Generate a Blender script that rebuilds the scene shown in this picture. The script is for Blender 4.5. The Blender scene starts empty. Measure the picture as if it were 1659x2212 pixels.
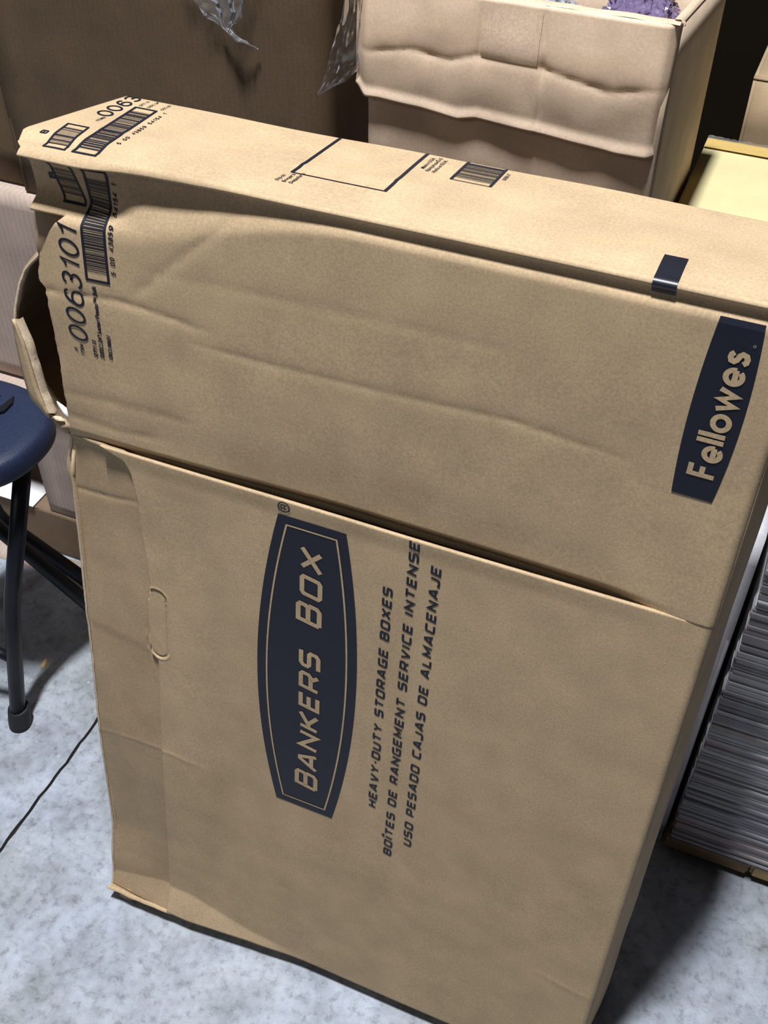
import bpy, bmesh, math, random
import numpy as np
from mathutils import Vector, Matrix, noise as mnoise

random.seed(7)
sc = bpy.context.scene
col = sc.collection

# ------------------------------------------------------------------ camera
# world: X along the carton's front bottom edge, Y away from the viewer, Z up (metres)
CAM_POS = (0.57274, -0.50160, 1.32488)
R_RIGHT = (0.92155, 0.38823, 0.00535)
R_DOWN = (0.27194, -0.63557, -0.72256)
R_FWD = (-0.27712, 0.66733, -0.69128)
cam_d = bpy.data.cameras.new('camera')
cam_d.sensor_fit = 'VERTICAL'
cam_d.sensor_height = 36.0
cam_d.lens = 2360.3 * 36.0 / 2212.0
cam_d.clip_start = 0.01
cam = bpy.data.objects.new('camera', cam_d)
col.objects.link(cam)
M = Matrix.Identity(4)
for i in range(3):
    M[i][0] = R_RIGHT[i]
    M[i][1] = -R_DOWN[i]
    M[i][2] = -R_FWD[i]
    M[i][3] = CAM_POS[i]
cam.matrix_world = M
sc.camera = cam

# ------------------------------------------------------------------ world, lamps, exposure
world = bpy.data.worlds.new('warehouse_ambient')
sc.world = world
world.use_nodes = True
world.node_tree.nodes['Background'].inputs[0].default_value = (0.80, 0.86, 1.0, 1)
world.node_tree.nodes['Background'].inputs[1].default_value = 0.028


def area_light(name, loc, target, sx, sy, power, color=(0.93, 0.96, 1.0), roll=0):
    d = bpy.data.lights.new(name, 'AREA')
    d.shape = 'RECTANGLE'
    d.size = sx
    d.size_y = sy
    d.energy = power
    d.color = color
    o = bpy.data.objects.new(name, d)
    col.objects.link(o)
    o.location = loc
    v = Vector(target) - Vector(loc)
    o.rotation_euler = v.to_track_quat('-Z', 'Y').to_euler()
    return o


# ceiling strip light right above the viewer, plus an added fill behind the viewer
area_light('ceiling_lamp', (0.17, -0.27, 4.1), (0.17, -0.27, 0), 0.18, 0.36, 244)
area_light('added_fill_light', (-1.3, -2.8, 3.0), (-0.4, -0.8, 0.2), 0.2, 1.2, 13)  # added fill to brighten the front faces, not a known fixture

sc.view_settings.view_transform = 'Standard'
sc.view_settings.look = 'None'
sc.view_settings.gamma = 1.0
sc.view_settings.use_curve_mapping = False
sc.view_settings.exposure = 0.0

# ------------------------------------------------------------------ small helpers
FZ = -0.013            # floor height


def sm(a, b, t):
    if a == b:
        return 0.0 if t < a else 1.0
    t = (t - a) / (b - a)
    t = 0.0 if t < 0 else (1.0 if t > 1 else t)
    return t * t * (3 - 2 * t)


def nz(x, y, z, s):
    return mnoise.noise(Vector((x * s, y * s, z * s)))


def link(o, parent=None):
    col.objects.link(o)
    if parent is not None:
        o.parent = parent
    return o


def mesh_obj(name, verts, faces, mat, parent=None, smooth=True, solid=0.0, offset=-1.0):
    me = bpy.data.meshes.new(name)
    me.from_pydata([tuple(v) for v in verts], [], faces)
    me.update()
    if smooth:
        me.polygons.foreach_set('use_smooth', [True] * len(me.polygons))
    if mat is not None:
        me.materials.append(mat)
    o = bpy.data.objects.new(name, me)
    link(o, parent)
    if solid:
        m = o.modifiers.new('thickness', 'SOLIDIFY')
        m.thickness = solid
        m.offset = offset
    return o


def empty(name, loc=(0, 0, 0), label=None, cat=None, group=None):
    o = bpy.data.objects.new(name, None)
    o.empty_display_size = 0.05
    col.objects.link(o)
    o.location = loc
    if label:
        tag(o, label, cat, group)
    return o


def tag(o, label, cat, group=None):
    o['label'] = label
    o['category'] = cat
    if group:
        o['group'] = group
    return o


def grid(xs, ys, fn):
    v = [fn(x, y) for y in ys for x in xs]
    n = len(xs)
    f = [(j * n + i, j * n + i + 1, (j + 1) * n + i + 1, (j + 1) * n + i)
         for j in range(len(ys) - 1) for i in range(n - 1)]
    return v, f


def spaced(a, b, step):
    n = max(1, int(round((b - a) / step)))
    return [a + (b - a) * i / n for i in range(n + 1)]


def dense(a, b, step, zones):
    """grid lines from a to b, finer inside the zones (lo, hi, step)"""
    out = [a]
    t = a
    while t < b - 1e-6:
        st = step
        for lo, hi, s in zones:
            if lo <= t < hi:
                st = min(st, s)
            elif t < lo < t + st:
                st = min(st, lo - t + 1e-6)
        t = min(b, t + st)
        out.append(t)
    return out


def interp(pts, t):
    if t <= pts[0][0]:
        return pts[0][1]
    for (a, va), (b, vb) in zip(pts, pts[1:]):
        if t <= b:
            return va + (vb - va) * (t - a) / (b - a) if b > a else vb
    return pts[-1][1]


# ------------------------------------------------------------------ materials
def new_mat(name):
    m = bpy.data.materials.new(name)
    m.use_nodes = True
    nt = m.node_tree
    b = nt.nodes['Principled BSDF']
    return m, nt, b


def cardboard(name, c, fiber=0.10, mottle=0.10, rough=0.72, flute=0.0, flute_scale=160, spec=0.25, flute_axis=0):
    m, nt, b = new_mat(name)
    N, L = nt.nodes, nt.links
    tc = N.new('ShaderNodeTexCoord')
    n1 = N.new('ShaderNodeTexNoise')
    n1.inputs['Scale'].default_value = 520
    n1.inputs['Detail'].default_value = 3
    n2 = N.new('ShaderNodeTexNoise')
    n2.inputs['Scale'].default_value = 22
    n2.inputs['Detail'].default_value = 5
    L.new(tc.outputs['Object'], n1.inputs['Vector'])
    L.new(tc.outputs['Object'], n2.inputs['Vector'])
    r1 = N.new('ShaderNodeMapRange')
    r1.inputs['From Min'].default_value = 0.25
    r1.inputs['From Max'].default_value = 0.75
    r1.inputs['To Min'].default_value = 1 - fiber
    r1.inputs['To Max'].default_value = 1 + fiber
    L.new(n1.outputs['Fac'], r1.inputs['Value'])
    r2 = N.new('ShaderNodeMapRange')
    r2.inputs['From Min'].default_value = 0.3
    r2.inputs['From Max'].default_value = 0.7
    r2.inputs['To Min'].default_value = 1 - mottle
    r2.inputs['To Max'].default_value = 1 + mottle
    L.new(n2.outputs['Fac'], r2.inputs['Value'])
    mu = N.new('ShaderNodeMath')
    mu.operation = 'MULTIPLY'
    L.new(r1.outputs[0], mu.inputs[0])
    L.new(r2.outputs[0], mu.inputs[1])
    last = mu.outputs[0]
    if flute:
        w = N.new('ShaderNodeTexWave')
        w.wave_type = 'BANDS'
        w.bands_direction = 'XYZ'[flute_axis]
        w.inputs['Scale'].default_value = flute_scale
        w.inputs['Distortion'].default_value = 1.5
        w.inputs['Detail'].default_value = 2
        L.new(tc.outputs['Object'], w.inputs['Vector'])
        r3 = N.new('ShaderNodeMapRange')
        r3.inputs['To Min'].default_value = 1 - flute
        r3.inputs['To Max'].default_value = 1 + flute
        L.new(w.outputs['Fac'], r3.inputs['Value'])
        m2 = N.new('ShaderNodeMath')
        m2.operation = 'MULTIPLY'
        L.new(last, m2.inputs[0])
        L.new(r3.outputs[0], m2.inputs[1])
        last = m2.outputs[0]
    mx = N.new('ShaderNodeVectorMath')
    mx.operation = 'SCALE'
    mx.inputs[0].default_value = c
    L.new(last, mx.inputs['Scale'])
    L.new(mx.outputs[0], b.inputs['Base Color'])
    b.inputs['Roughness'].default_value = rough
    b.inputs['Specular IOR Level'].default_value = spec
    bp = N.new('ShaderNodeBump')
    bp.inputs['Strength'].default_value = 0.12
    bp.inputs['Distance'].default_value = 0.0008
    n3 = N.new('ShaderNodeTexNoise')
    n3.inputs['Scale'].default_value = 160
    n3.inputs['Detail'].default_value = 4
    L.new(tc.outputs['Object'], n3.inputs['Vector'])
    L.new(n3.outputs['Fac'], bp.inputs['Height'])
    L.new(bp.outputs[0], b.inputs['Normal'])
    return m


def plain(name, c, rough=0.5, spec=0.4, metallic=0.0, bump=0.0, bump_scale=300, contrast=0.12):
    m, nt, b = new_mat(name)
    b.inputs['Base Color'].default_value = (*c, 1)
    b.inputs['Roughness'].default_value = rough
    b.inputs['Specular IOR Level'].default_value = spec
    b.inputs['Metallic'].default_value = metallic
    N, L = nt.nodes, nt.links
    tc = N.new('ShaderNodeTexCoord')
    n = N.new('ShaderNodeTexNoise')
    n.inputs['Scale'].default_value = bump_scale
    n.inputs['Detail'].default_value = 3
    L.new(tc.outputs['Object'], n.inputs['Vector'])
    r = N.new('ShaderNodeMapRange')
    r.inputs['To Min'].default_value = 1 - contrast
    r.inputs['To Max'].default_value = 1 + contrast
    L.new(n.outputs['Fac'], r.inputs['Value'])
    mx = N.new('ShaderNodeVectorMath')
    mx.operation = 'SCALE'
    mx.inputs[0].default_value = c
    L.new(r.outputs[0], mx.inputs['Scale'])
    L.new(mx.outputs[0], b.inputs['Base Color'])
    if bump:
        bp = N.new('ShaderNodeBump')
        bp.inputs['Strength'].default_value = bump
        bp.inputs['Distance'].default_value = 0.001
        L.new(n.outputs['Fac'], bp.inputs['Height'])
        L.new(bp.outputs[0], b.inputs['Normal'])
    return m


def clear_film(name, tint=(1, 1, 1), haze=0.10, rough=0.08, gloss=1.0, body=1.0):
    m, nt, b = new_mat(name)
    N, L = nt.nodes, nt.links
    N.remove(b)
    out = N['Material Output']
    tr = N.new('ShaderNodeBsdfTransparent')
    tr.inputs[0].default_value = (*tint, 1)
    df = N.new('ShaderNodeBsdfTranslucent')
    df.inputs[0].default_value = (*[0.3 * body + (1 - 0.3 * body) * t if t > 0.7 else t for t in tint], 1)
    d2 = N.new('ShaderNodeBsdfDiffuse')
    d2.inputs[0].default_value = (*[0.3 * body + (1 - 0.3 * body) * t if t > 0.7 else t for t in tint], 1)
    md = N.new('ShaderNodeMixShader')
    L.new(df.outputs[0], md.inputs[1])
    L.new(d2.outputs[0], md.inputs[2])
    m1 = N.new('ShaderNodeMixShader')
    m1.inputs[0].default_value = haze
    L.new(tr.outputs[0], m1.inputs[1])
    L.new(md.outputs[0], m1.inputs[2])
    gl = N.new('ShaderNodeBsdfGlossy')
    gl.inputs['Roughness'].default_value = rough
    fr = N.new('ShaderNodeFresnel')
    fr.inputs[0].default_value = 1.5
    fm = N.new('ShaderNodeMath')
    fm.operation = 'MULTIPLY'
    fm.inputs[1].default_value = gloss
    L.new(fr.outputs[0], fm.inputs[0])
    m2 = N.new('ShaderNodeMixShader')
    L.new(fm.outputs[0], m2.inputs[0])
    L.new(m1.outputs[0], m2.inputs[1])
    L.new(gl.outputs[0], m2.inputs[2])
    L.new(m2.outputs[0], out.inputs[0])
    return m


KRAFT = (0.455, 0.326, 0.194)
M_KRAFT = cardboard('kraft_cardboard', KRAFT, fiber=0.17)
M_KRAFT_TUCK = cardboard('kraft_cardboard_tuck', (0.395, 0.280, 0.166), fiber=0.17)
M_KRAFT_RAW = cardboard('kraft_raw_edge', (0.60, 0.46, 0.32), fiber=0.22)
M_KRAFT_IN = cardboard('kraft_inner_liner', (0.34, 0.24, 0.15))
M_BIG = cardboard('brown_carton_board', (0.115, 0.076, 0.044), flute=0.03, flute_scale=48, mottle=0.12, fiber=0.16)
M_PINK = cardboard('pinkish_carton_board', (0.47, 0.36, 0.30), flute=0.05, flute_scale=40)
M_OPEN = cardboard('worn_carton_board', (0.60, 0.45, 0.325), mottle=0.14)
M_OPEN_GREY = cardboard('scuffed_grey_board', (0.595, 0.452, 0.335), mottle=0.14, fiber=0.16)
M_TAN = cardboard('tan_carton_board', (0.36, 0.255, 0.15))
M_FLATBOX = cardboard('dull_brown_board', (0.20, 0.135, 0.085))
M_YEL = cardboard('yellow_board', (0.58, 0.50, 0.27), fiber=0.04, mottle=0.05)
M_YTAPE = plain('yellowed_packing_tape', (0.55, 0.38, 0.13), rough=0.25, spec=0.5)
M_INK = plain('navy_black_ink', (0.010, 0.012, 0.022), rough=0.5, spec=0.3, bump_scale=200)
M_TAPE_DARK = plain('black_print_band', (0.012, 0.013, 0.02), rough=0.38, spec=0.5)
M_WHITE = plain('white_paper', (0.85, 0.83, 0.82), rough=0.6)
M_NAVY = plain('navy_plastic', (0.013, 0.021, 0.052), rough=0.5, spec=0.35, bump=0.5, bump_scale=520, contrast=0.5)
M_GREYP = plain('grey_plastic', (0.05, 0.06, 0.085), rough=0.45)
M_BLACK = plain('black_powder_coat', (0.005, 0.006, 0.010), rough=0.42, spec=0.3)
M_RUBBER = plain('black_rubber', (0.012, 0.012, 0.013), rough=0.65, bump=0.2)
M_FILM = clear_film('clear_plastic_film', (0.97, 0.97, 1.0), haze=0.13, rough=0.14, gloss=0.8)
M_PURPLE = clear_film('purple_plastic_bag', (0.40, 0.30, 0.52), haze=0.75, rough=0.12, gloss=1.8)
M_PALEBAG = clear_film('pale_plastic_bag', (0.8, 0.84, 0.95), haze=0.6, rough=0.1, gloss=1.8)
M_WOOD = cardboard('rough_pallet_wood', (0.20, 0.125, 0.065), mottle=0.25, flute=0.15, flute_scale=60, flute_axis=2)
M_WOODY = cardboard('yellowish_pallet_wood', (0.42, 0.30, 0.13), mottle=0.2)
M_GREEN = plain('dark_green_plastic', (0.010, 0.045, 0.032), rough=0.45)
M_PAPER = [plain('paper_edge_%d' % i, c, rough=0.6, bump_scale=120) for i, c in enumerate(
    [(0.40, 0.39, 0.41), (0.48, 0.47, 0.49), (0.33, 0.32, 0.34), (0.56, 0.56, 0.58), (0.25, 0.24, 0.27), (0.38, 0.32, 0.31)])]
M_GREYBOX = cardboard('grey_wrapped_board', (0.55, 0.53, 0.56))
M_CHIP = plain('wood_chip', (0.62, 0.44, 0.24), rough=0.7)
M_WALLSHADE = plain('wall_shade_black', (0.012, 0.009, 0.006), rough=1.0, spec=0.0, bump_scale=6)  # near-black colour stands in for shade in the background
M_SPECK = plain('pale_grit', (0.75, 0.75, 0.78), rough=0.25)


def concrete():
    m, nt, b = new_mat('stained_concrete')
    N, L = nt.nodes, nt.links
    tc = N.new('ShaderNodeTexCoord')

    def noise(scale, detail, rough=0.55):
        n = N.new('ShaderNodeTexNoise')
        n.inputs['Scale'].default_value = scale
        n.inputs['Detail'].default_value = detail
        n.inputs['Roughness'].default_value = rough
        L.new(tc.outputs['Object'], n.inputs['Vector'])
        return n

    def ramp(src, stops):
        r = N.new('ShaderNodeValToRGB')
        r.color_ramp.elements[0].position = stops[0][0]
        r.color_ramp.elements[0].color = (*stops[0][1], 1)
        r.color_ramp.elements[1].position = stops[-1][0]
        r.color_ramp.elements[1].color = (*stops[-1][1], 1)
        for p, c in stops[1:-1]:
            e = r.color_ramp.elements.new(p)
            e.color = (*c, 1)
        L.new(src, r.inputs[0])
        return r

    a = ramp(noise(16, 8, 0.65).outputs['Fac'], [(0.30, (0.21, 0.225, 0.245)), (0.5, (0.325, 0.352, 0.392)), (0.70, (0.435, 0.472, 0.525))])
    bb = ramp(noise(75, 6, 0.7).outputs['Fac'], [(0.33, (0.60, 0.60, 0.60)), (0.48, (0.96, 0.96, 0.96)), (0.7, (1.10, 1.10, 1.12))])
    cc = ramp(noise(5, 3).outputs['Fac'], [(0.35, (0.97, 0.95, 0.90)), (0.65, (1.0, 1.0, 1.04))])
    m1 = N.new('ShaderNodeMix')
    m1.data_type = 'RGBA'
    m1.blend_type = 'MULTIPLY'
    m1.inputs[0].default_value = 1
    L.new(a.outputs[0], m1.inputs[6])
    L.new(bb.outputs[0], m1.inputs[7])
    m2 = N.new('ShaderNodeMix')
    m2.data_type = 'RGBA'
    m2.blend_type = 'MULTIPLY'
    m2.inputs[0].default_value = 1
    L.new(m1.outputs[2], m2.inputs[6])
    L.new(cc.outputs[0], m2.inputs[7])
    # scattered dark grease spots
    vo = N.new('ShaderNodeTexVoronoi')
    vo.inputs['Scale'].default_value = 14
    L.new(tc.outputs['Object'], vo.inputs['Vector'])
    sp = ramp(vo.outputs['Distance'], [(0.0, (0.45, 0.45, 0.45)), (0.055, (0.60, 0.60, 0.60)), (0.085, (1, 1, 1))])
    m3 = N.new('ShaderNodeMix')
    m3.data_type = 'RGBA'
    m3.blend_type = 'MULTIPLY'
    m3.inputs[0].default_value = 0.8
    L.new(m2.outputs[2], m3.inputs[6])
    L.new(sp.outputs[0], m3.inputs[7])
    L.new(m3.outputs[2], b.inputs['Base Color'])
    b.inputs['Roughness'].default_value = 0.5
    b.inputs['Specular IOR Level'].default_value = 0.35
    bp = N.new('ShaderNodeBump')
    bp.inputs['Strength'].default_value = 0.35
    bp.inputs['Distance'].default_value = 0.002
    L.new(noise(120, 6, 0.7).outputs['Fac'], bp.inputs['Height'])
    L.new(bp.outputs[0], b.inputs['Normal'])
    return m


M_CONC = concrete()
M_JOINT = plain('joint_dirt', (0.045, 0.04, 0.038), rough=0.8, bump=0.4, bump_scale=90)

# ------------------------------------------------------------------ the setting: floor with its sawn joint, back wall coloured as if unlit
XJ = -0.180


def joint_x(y):
    return XJ + 0.0030 * nz(0, y, 3.1, 9) + 0.0026 * nz(0, y, 7.7, 55)


ysj = spaced(-2.4, 1.6, 0.012)
fv, ff = [], []
for y in ysj:
    xj = joint_x(y)
    hw = 0.0022 + 0.0022 * max(0, nz(2, y, 0, 30))
    fv += [(-2.6, y, FZ), (xj - hw, y, FZ), (xj - hw * 0.5, y, FZ - 0.006), (xj + hw * 0.5, y, FZ - 0.006), (xj + hw, y, FZ), (3.0, y, FZ)]
for j in range(len(ysj) - 1):
    for i in range(5):
        a = j * 6 + i
        ff.append((a, a + 1, a + 7, a + 6))
floor = mesh_obj('floor', fv, ff, M_CONC, smooth=False)
floor.data.materials.append(M_JOINT)
for k, p in enumerate(floor.data.polygons):
    if k % 5 in (1, 2, 3):
        p.material_index = 1
floor['kind'] = 'structure'
floor['label'] = 'stained grey concrete floor with one sawn joint'

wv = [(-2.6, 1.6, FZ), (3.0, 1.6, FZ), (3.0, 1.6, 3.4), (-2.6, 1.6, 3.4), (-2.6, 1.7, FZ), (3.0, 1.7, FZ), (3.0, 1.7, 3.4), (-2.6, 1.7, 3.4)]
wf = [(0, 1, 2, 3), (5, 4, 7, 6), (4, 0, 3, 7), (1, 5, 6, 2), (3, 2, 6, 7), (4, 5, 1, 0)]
wall = mesh_obj('wall_back', wv, wf, M_WALLSHADE, smooth=False)  # added backdrop, its darkness is in the colour
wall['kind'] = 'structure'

# ------------------------------------------------------------------ the big flat carton
W, H, T = 0.598, 0.95, 0.134
SEAM = 0.687
TILT = math.radians(7)
carton = empty('flat_shipping_carton', (0, 0, T * math.sin(TILT)),
               'large flat kraft carton leaning in front, printed with navy logos, torn left end', 'box')
carton.rotation_euler.x = -TILT

# creases: (points (x, z), depth, width)
CREASES_UP = [
    ([(0.0256, 0.8307), (0.0549, 0.8327), (0.09, 0.8346), (0.1198, 0.8329), (0.144, 0.8308), (0.1654, 0.8281)], 0.0011, 0.005),
    ([(0.1687, 0.8135), (0.2178, 0.8121), (0.2731, 0.8128), (0.3487, 0.8146), (0.4202, 0.8178), (0.4996, 0.8112)], 0.0006, 0.006),
    ([(0.1269, 0.866), (0.1875, 0.8686), (0.2719, 0.8715), (0.3443, 0.8721), (0.4132, 0.8727)], 0.00035, 0.006),
    ([(0.0316, 0.7326), (0.0743, 0.7354), (0.1472, 0.7365)], 0.0007, 0.008),
    ([(0.03, 0.708), (0.08, 0.7062), (0.12, 0.7105)], 0.0008, 0.003),
]
CREASES_LO = [
    ([(0.0034, 0.2803), (0.0532, 0.2932), (0.1009, 0.3017), (0.1409, 0.2977)], -0.0005, 0.004),
    ([(0.0124, 0.6176), (0.0563, 0.6232), (0.0918, 0.6315)], 0.0009, 0.004),
    ([(0.5393, 0.1655), (0.5629, 0.16), (0.5971, 0.1552)], -0.0005, 0.005),
    ([(0.10, 0.655), (0.13, 0.650), (0.16, 0.655)], 0.0002, 0.01),
]
# steep creases: (points (z, x), depth, width)
STEEP_UP = [([(0.8429, 0.108), (0.8811, 0.1484), (0.9058, 0.1775), (0.9309, 0.2051)], 0.0009, 0.009)]
STEEP_LO = [([(0.0723, 0.5503), (0.181, 0.5421), (0.2663, 0.5367)], 0.0005, 0.003),
            ([(0.0914, 0.1159), (0.1803, 0.1151), (0.2546, 0.1151)], 0.0005, 0.004)]


def crease_sum(a, b, lst):
    d = 0.0
    for pts, A, w in lst:
        if a < pts[0][0] - 0.02 or a > pts[-1][0] + 0.02:
            continue
        t = b - interp(pts, a)
        if abs(t) > 4 * w:
            continue
        fade = sm(pts[0][0] - 0.02, pts[0][0] + 0.01, a) * (1 - sm(pts[-1][0] - 0.03, pts[-1][0] + 0.02, a))
        wob = 0.75 + 0.5 * nz(a, 0, pts[0][1], 60)
        d += 1.5 * A * fade * wob * math.exp(-abs(t) / w * 1.5)
    return d


def round_right(x):
    """front face rolling over into the right end"""
    r = 0.007
    t = x - (W - r)
    if t <= 0:
        return 0.0
    return r - math.sqrt(max(0.0, r * r - t * t))


def D_up(x, z):
    q = (H - 0.005 - 0.0045 * (1 - sm(0.05, 0.22, x))) - z
    left = 1 - sm(0.05, 0.30, x)
    wl = 1 - sm(0.065, 0.12, x)
    d = 0.0042 + 0.0095 * left
    Lr = 0.015 + 0.050 * left
    y = 0.0
    if q > 0:
        y += d * (wl * (0.50 * sm(0, 0.006, q) + 0.62 * min(q, 0.035) / 0.035) * (1 - sm(0.034, 0.050, q)) + (1 - wl) * sm(0, 0.006, q) * (1 - sm(0.007, Lr, q)))
    y -= 0.006 * wl * (1 - sm(0.0, 0.010, q))
    # the flap leans in slightly towards the seam
    y += 0.0055 * (1 - sm(SEAM - 0.05, H - 0.03, z)) * sm(0.10, 0.30, x) * (1 - sm(0.50, 0.59, x))
    # the bottom hem of the upper flap is pushed in along the seam
    q2 = z - SEAM
    c = 0.0036 * sm(0.0, 0.12, x) * (1 - sm(0.42, 0.59, x)) + 0.0022 * (1 - sm(0.48, 0.585, x))
    y += c * (1 - sm(-0.002, 0.009, q2)) + 0.0042 * (1 - sm(-0.004, -0.0004, q2)) + 0.002 * (1 - sm(0.0, 0.06, q2)) * (1 - sm(0.3, 0.59, x))
    y += crease_sum(x, z, CREASES_UP) + crease_sum(z, x, STEEP_UP)
    y += 0.0012 * nz(x, 1.3, z, 7) + 0.0005 * nz(x, 4.3, z, 22) * (0.4 + left)
    # the torn left end bows outwards below the top corner
    y -= 0.004 * (1 - sm(0.02, 0.10, x)) * sm(0.915, 0.885, z) * sm(0.74, 0.84, z)
    y += round_right(x)
    return y


def E_top(x, y):
    e = -0.0045 * (1 - sm(0.0, 0.028, y)) * (0.6 + 0.4 * nz(x, 0, 0, 9))
    t = y - (0.046 + 0.075 * x)
    e += 0.0006 * math.exp(-(t / 0.003) ** 2) * sm(0.03, 0.1, x) * (1 - sm(0.30, 0.42, x))
    e += 0.0012 * nz(x, y, 5.5, 9)
    e += -0.004 * (1 - sm(0.0, 0.05, x)) * (1 - sm(0.0, 0.03, y))
    if y > T - 0.004:
        e -= 0.0015 * ((y - (T - 0.004)) / 0.004) ** 2
    return e


def P_up(x, s):
    """one board folded over the top front edge: s<0 down the front, s>0 back over the top"""
    r = 0.0055 + 0.0045 * (1 - sm(0.05, 0.22, x))
    if s <= -r:
        return (x, D_up(x, H + s), H + s)
    if s >= r:
        return (x, s, H + E_top(x, s))
    th = (s + r) / (2 * r) * math.pi / 2
    a = (s + r) / (2 * r)
    y = r - r * math.cos(th)
    z = H - r + r * math.sin(th)
    return (x, y + D_up(x, H - r) * (1 - a) + 0.0, z + E_top(x, r) * a)


def step_x(z):
    pts = [(-0.01, 0.0785), (0.0548, 0.0791), (0.25, 0.090), (0.4413, 0.0979), (0.447, 0.0905), (0.457, 0.0888), (0.515, 0.0905),
           (0.528, 0.0935), (0.5345, 0.0955), (0.60, 0.0905), (0.637, 0.0899), (0.665, 0.0865), (0.678, 0.080), (0.684, 0.064), (0.69, 0.05)]
    return interp(pts, z) + 0.0004 * nz(0, 0, z, 60)


def hand_tab(x, z):
    """signed distance to the capsule outline of the hand-hole tab"""
    cx, hx, z0, z1 = 0.1004, 0.0100, 0.4545, 0.5225
    zz = min(max(z, z0), z1)
    skew = 0.10 * (z - 0.488) * 0.2
    return math.hypot(x - cx - skew, z - zz) - hx


def D_lo(x, z):
    y = 0.0
    y += crease_sum(x, z, CREASES_LO) + crease_sum(z, x, STEEP_LO)
    y += 0.0010 * nz(x, 2.3, z, 6)
    # crushed hem along the left part of the bottom edge curls out
    ze = interp([(-0.01, 0.014), (0.0646, 0.036), (0.1074, 0.037), (0.19, 0.012), (0.27, 0.003)], x)
    if z < ze:
        y -= 0.30 * (ze - z) * (1 - sm(0.20, 0.27, x))
    # hand-hole tab, punched but not torn out
    sd = hand_tab(x, z)
    if sd < 0.004:
        y += 0.0016 * math.exp(-(sd / 0.0011) ** 2) - 0.0006 * math.exp(-((sd - 0.0022) / 0.0012) ** 2)
        if sd < 0:
            y += 0.0007
    # the left part of the flap is twisted a little, bent along a line near the emblem
    y += 0.022 * (min(max(z, 0.30), 0.70) - 0.52) * (1 - sm(0.145, 0.172, x)) * sm(0.05, 0.30, z) * (1 - sm(0.56, 0.675, z))
    # small poke mark
    y += 0.0016 * math.exp(-(((x - 0.2362) / 0.003) ** 2 + ((z - 0.1308) / 0.002) ** 2))
    # top rim of the flap leans out a touch
    y -= 0.0012 * sm(SEAM - 0.02, SEAM, z) * (1 - sm(0.45, 0.59, x))
    y += round_right(x)
    return y


def P_lo(x, z):
    return (x, D_lo(x, z), z)


def left_up(z):
    pts = [(0.685, 0.0225), (0.6949, 0.0252), (0.7263, 0.0259), (0.7632, 0.0267), (0.7982, 0.0265), (0.8316, 0.0258), (0.8384, 0.0201),
           (0.8614, 0.0248), (0.8812, 0.0358), (0.8900, 0.0425), (0.896, 0.050)]
    return interp(pts, z) + 0.0010 * nz(1, 1, z, 160) + 0.0008 * nz(3, 1, z, 70)


def left_flap(s):
    if s < 0:
        return 0.0165 + 0.002 * sm(-0.05, 0, s)
    return interp([(0, 0.0185), (0.008, 0.010), (0.0227, 0.0045), (0.134, 0.0268)], s)


def left_lo(z):
    pts = [(-0.01, -0.0076), (0.38, 0.0042), (0.5708, 0.0083), (0.6212, 0.0104), (0.626, 0.0085), (0.6362, 0.0075), (0.65, 0.0095), (0.6756, 0.0184), (0.69, 0.0188)]
    return interp(pts, z) + 0.0005 * nz(5, 1, z, 110)


def span_grid(ts, ss, left, right, P):
    """rows s, columns t in 0..1 between left(s) and right(s)"""
    v = []
    for s in ss:
        a, b = left(s), right(s)
        for t in ts:
            v.append(P(a + (b - a) * t, s))
    n = len(ts)
    f = [(j * n + i, j * n + i + 1, (j + 1) * n + i + 1, (j + 1) * n + i) for j in range(len(ss) - 1) for i in range(n - 1)]
    return v, f


TS = [i / 170 for i in range(171)]
TS = sorted(set(TS + [1 - 0.002 * i for i in range(1, 8)] + [0.0015 * i for i in range(1, 40)]))
# upper flap: below the torn corner, then the corner strip under the lip
ss1 = dense(SEAM - 0.012 - H, 0.896 - H, 0.0035, [(SEAM - 0.012 - H, SEAM + 0.014 - H, 0.0014), (0.80 - H, 0.84 - H, 0.0022)])
ss2 = dense(0.8962 - H, -0.0095, 0.0025, [(-0.016, 0.001, 0.0008)])
XU = dense(0.0165, W, 0.0036, [(0.0165, 0.10, 0.0018), (W - 0.010, W, 0.0012)])
rows_u = ss1 + ss2
v, f = [], []
for s in rows_u:
    lim = left_up(H + s) if s < 0.8961 - H else left_flap(s)
    v += [P_up(max(x, lim), s) for x in XU]
nU = len(XU)
for j in range(len(rows_u) - 1):
    lims = [left_up(H + s) if s < 0.8961 - H else left_flap(s) for s in rows_u[j:j + 2]]
    cut = max(lims) if rows_u[j + 1] > 0.8961 - H else min(lims)
    for i in range(nU - 1):
        if XU[i + 1] > cut:
            f.append((j * nU + i, j * nU + i + 1, (j + 1) * nU + i + 1, (j + 1) * nU + i))
upper = corner = mesh_obj('upper_front_flap', v, f, M_KRAFT, carton, solid=0.0028)
ss3 = dense(-0.0095, T, 0.004, [(-0.0095, 0.03, 0.0010), (T - 0.006, T, 0.001)])
v, f = span_grid(TS, ss3, left_flap, lambda s: W + 0.014 * sm(0, T, max(s, 0.0)), P_up)
top = mesh_obj('top_panel', v, f, M_KRAFT, carton, solid=0.0028)

# lower flap and the tuck flap under its left side
TL = sorted(set([i / 150 for i in range(151)] + [0.0022 * i for i in range(1, 22)] + [1 - 0.002 * i for i in range(1, 8)]))
zs = dense(-0.004, SEAM, 0.005, [(-0.004, 0.042, 0.0022), (0.438, 0.540, 0.0011), (SEAM - 0.02, SEAM, 0.002), (0.15, 0.175, 0.0025), (0.285, 0.31, 0.002)])
v, f = span_grid(TL, zs, step_x, lambda z: W, P_lo)
lower = mesh_obj('lower_front_flap', v, f, M_KRAFT, carton, solid=0.0028)


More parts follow.
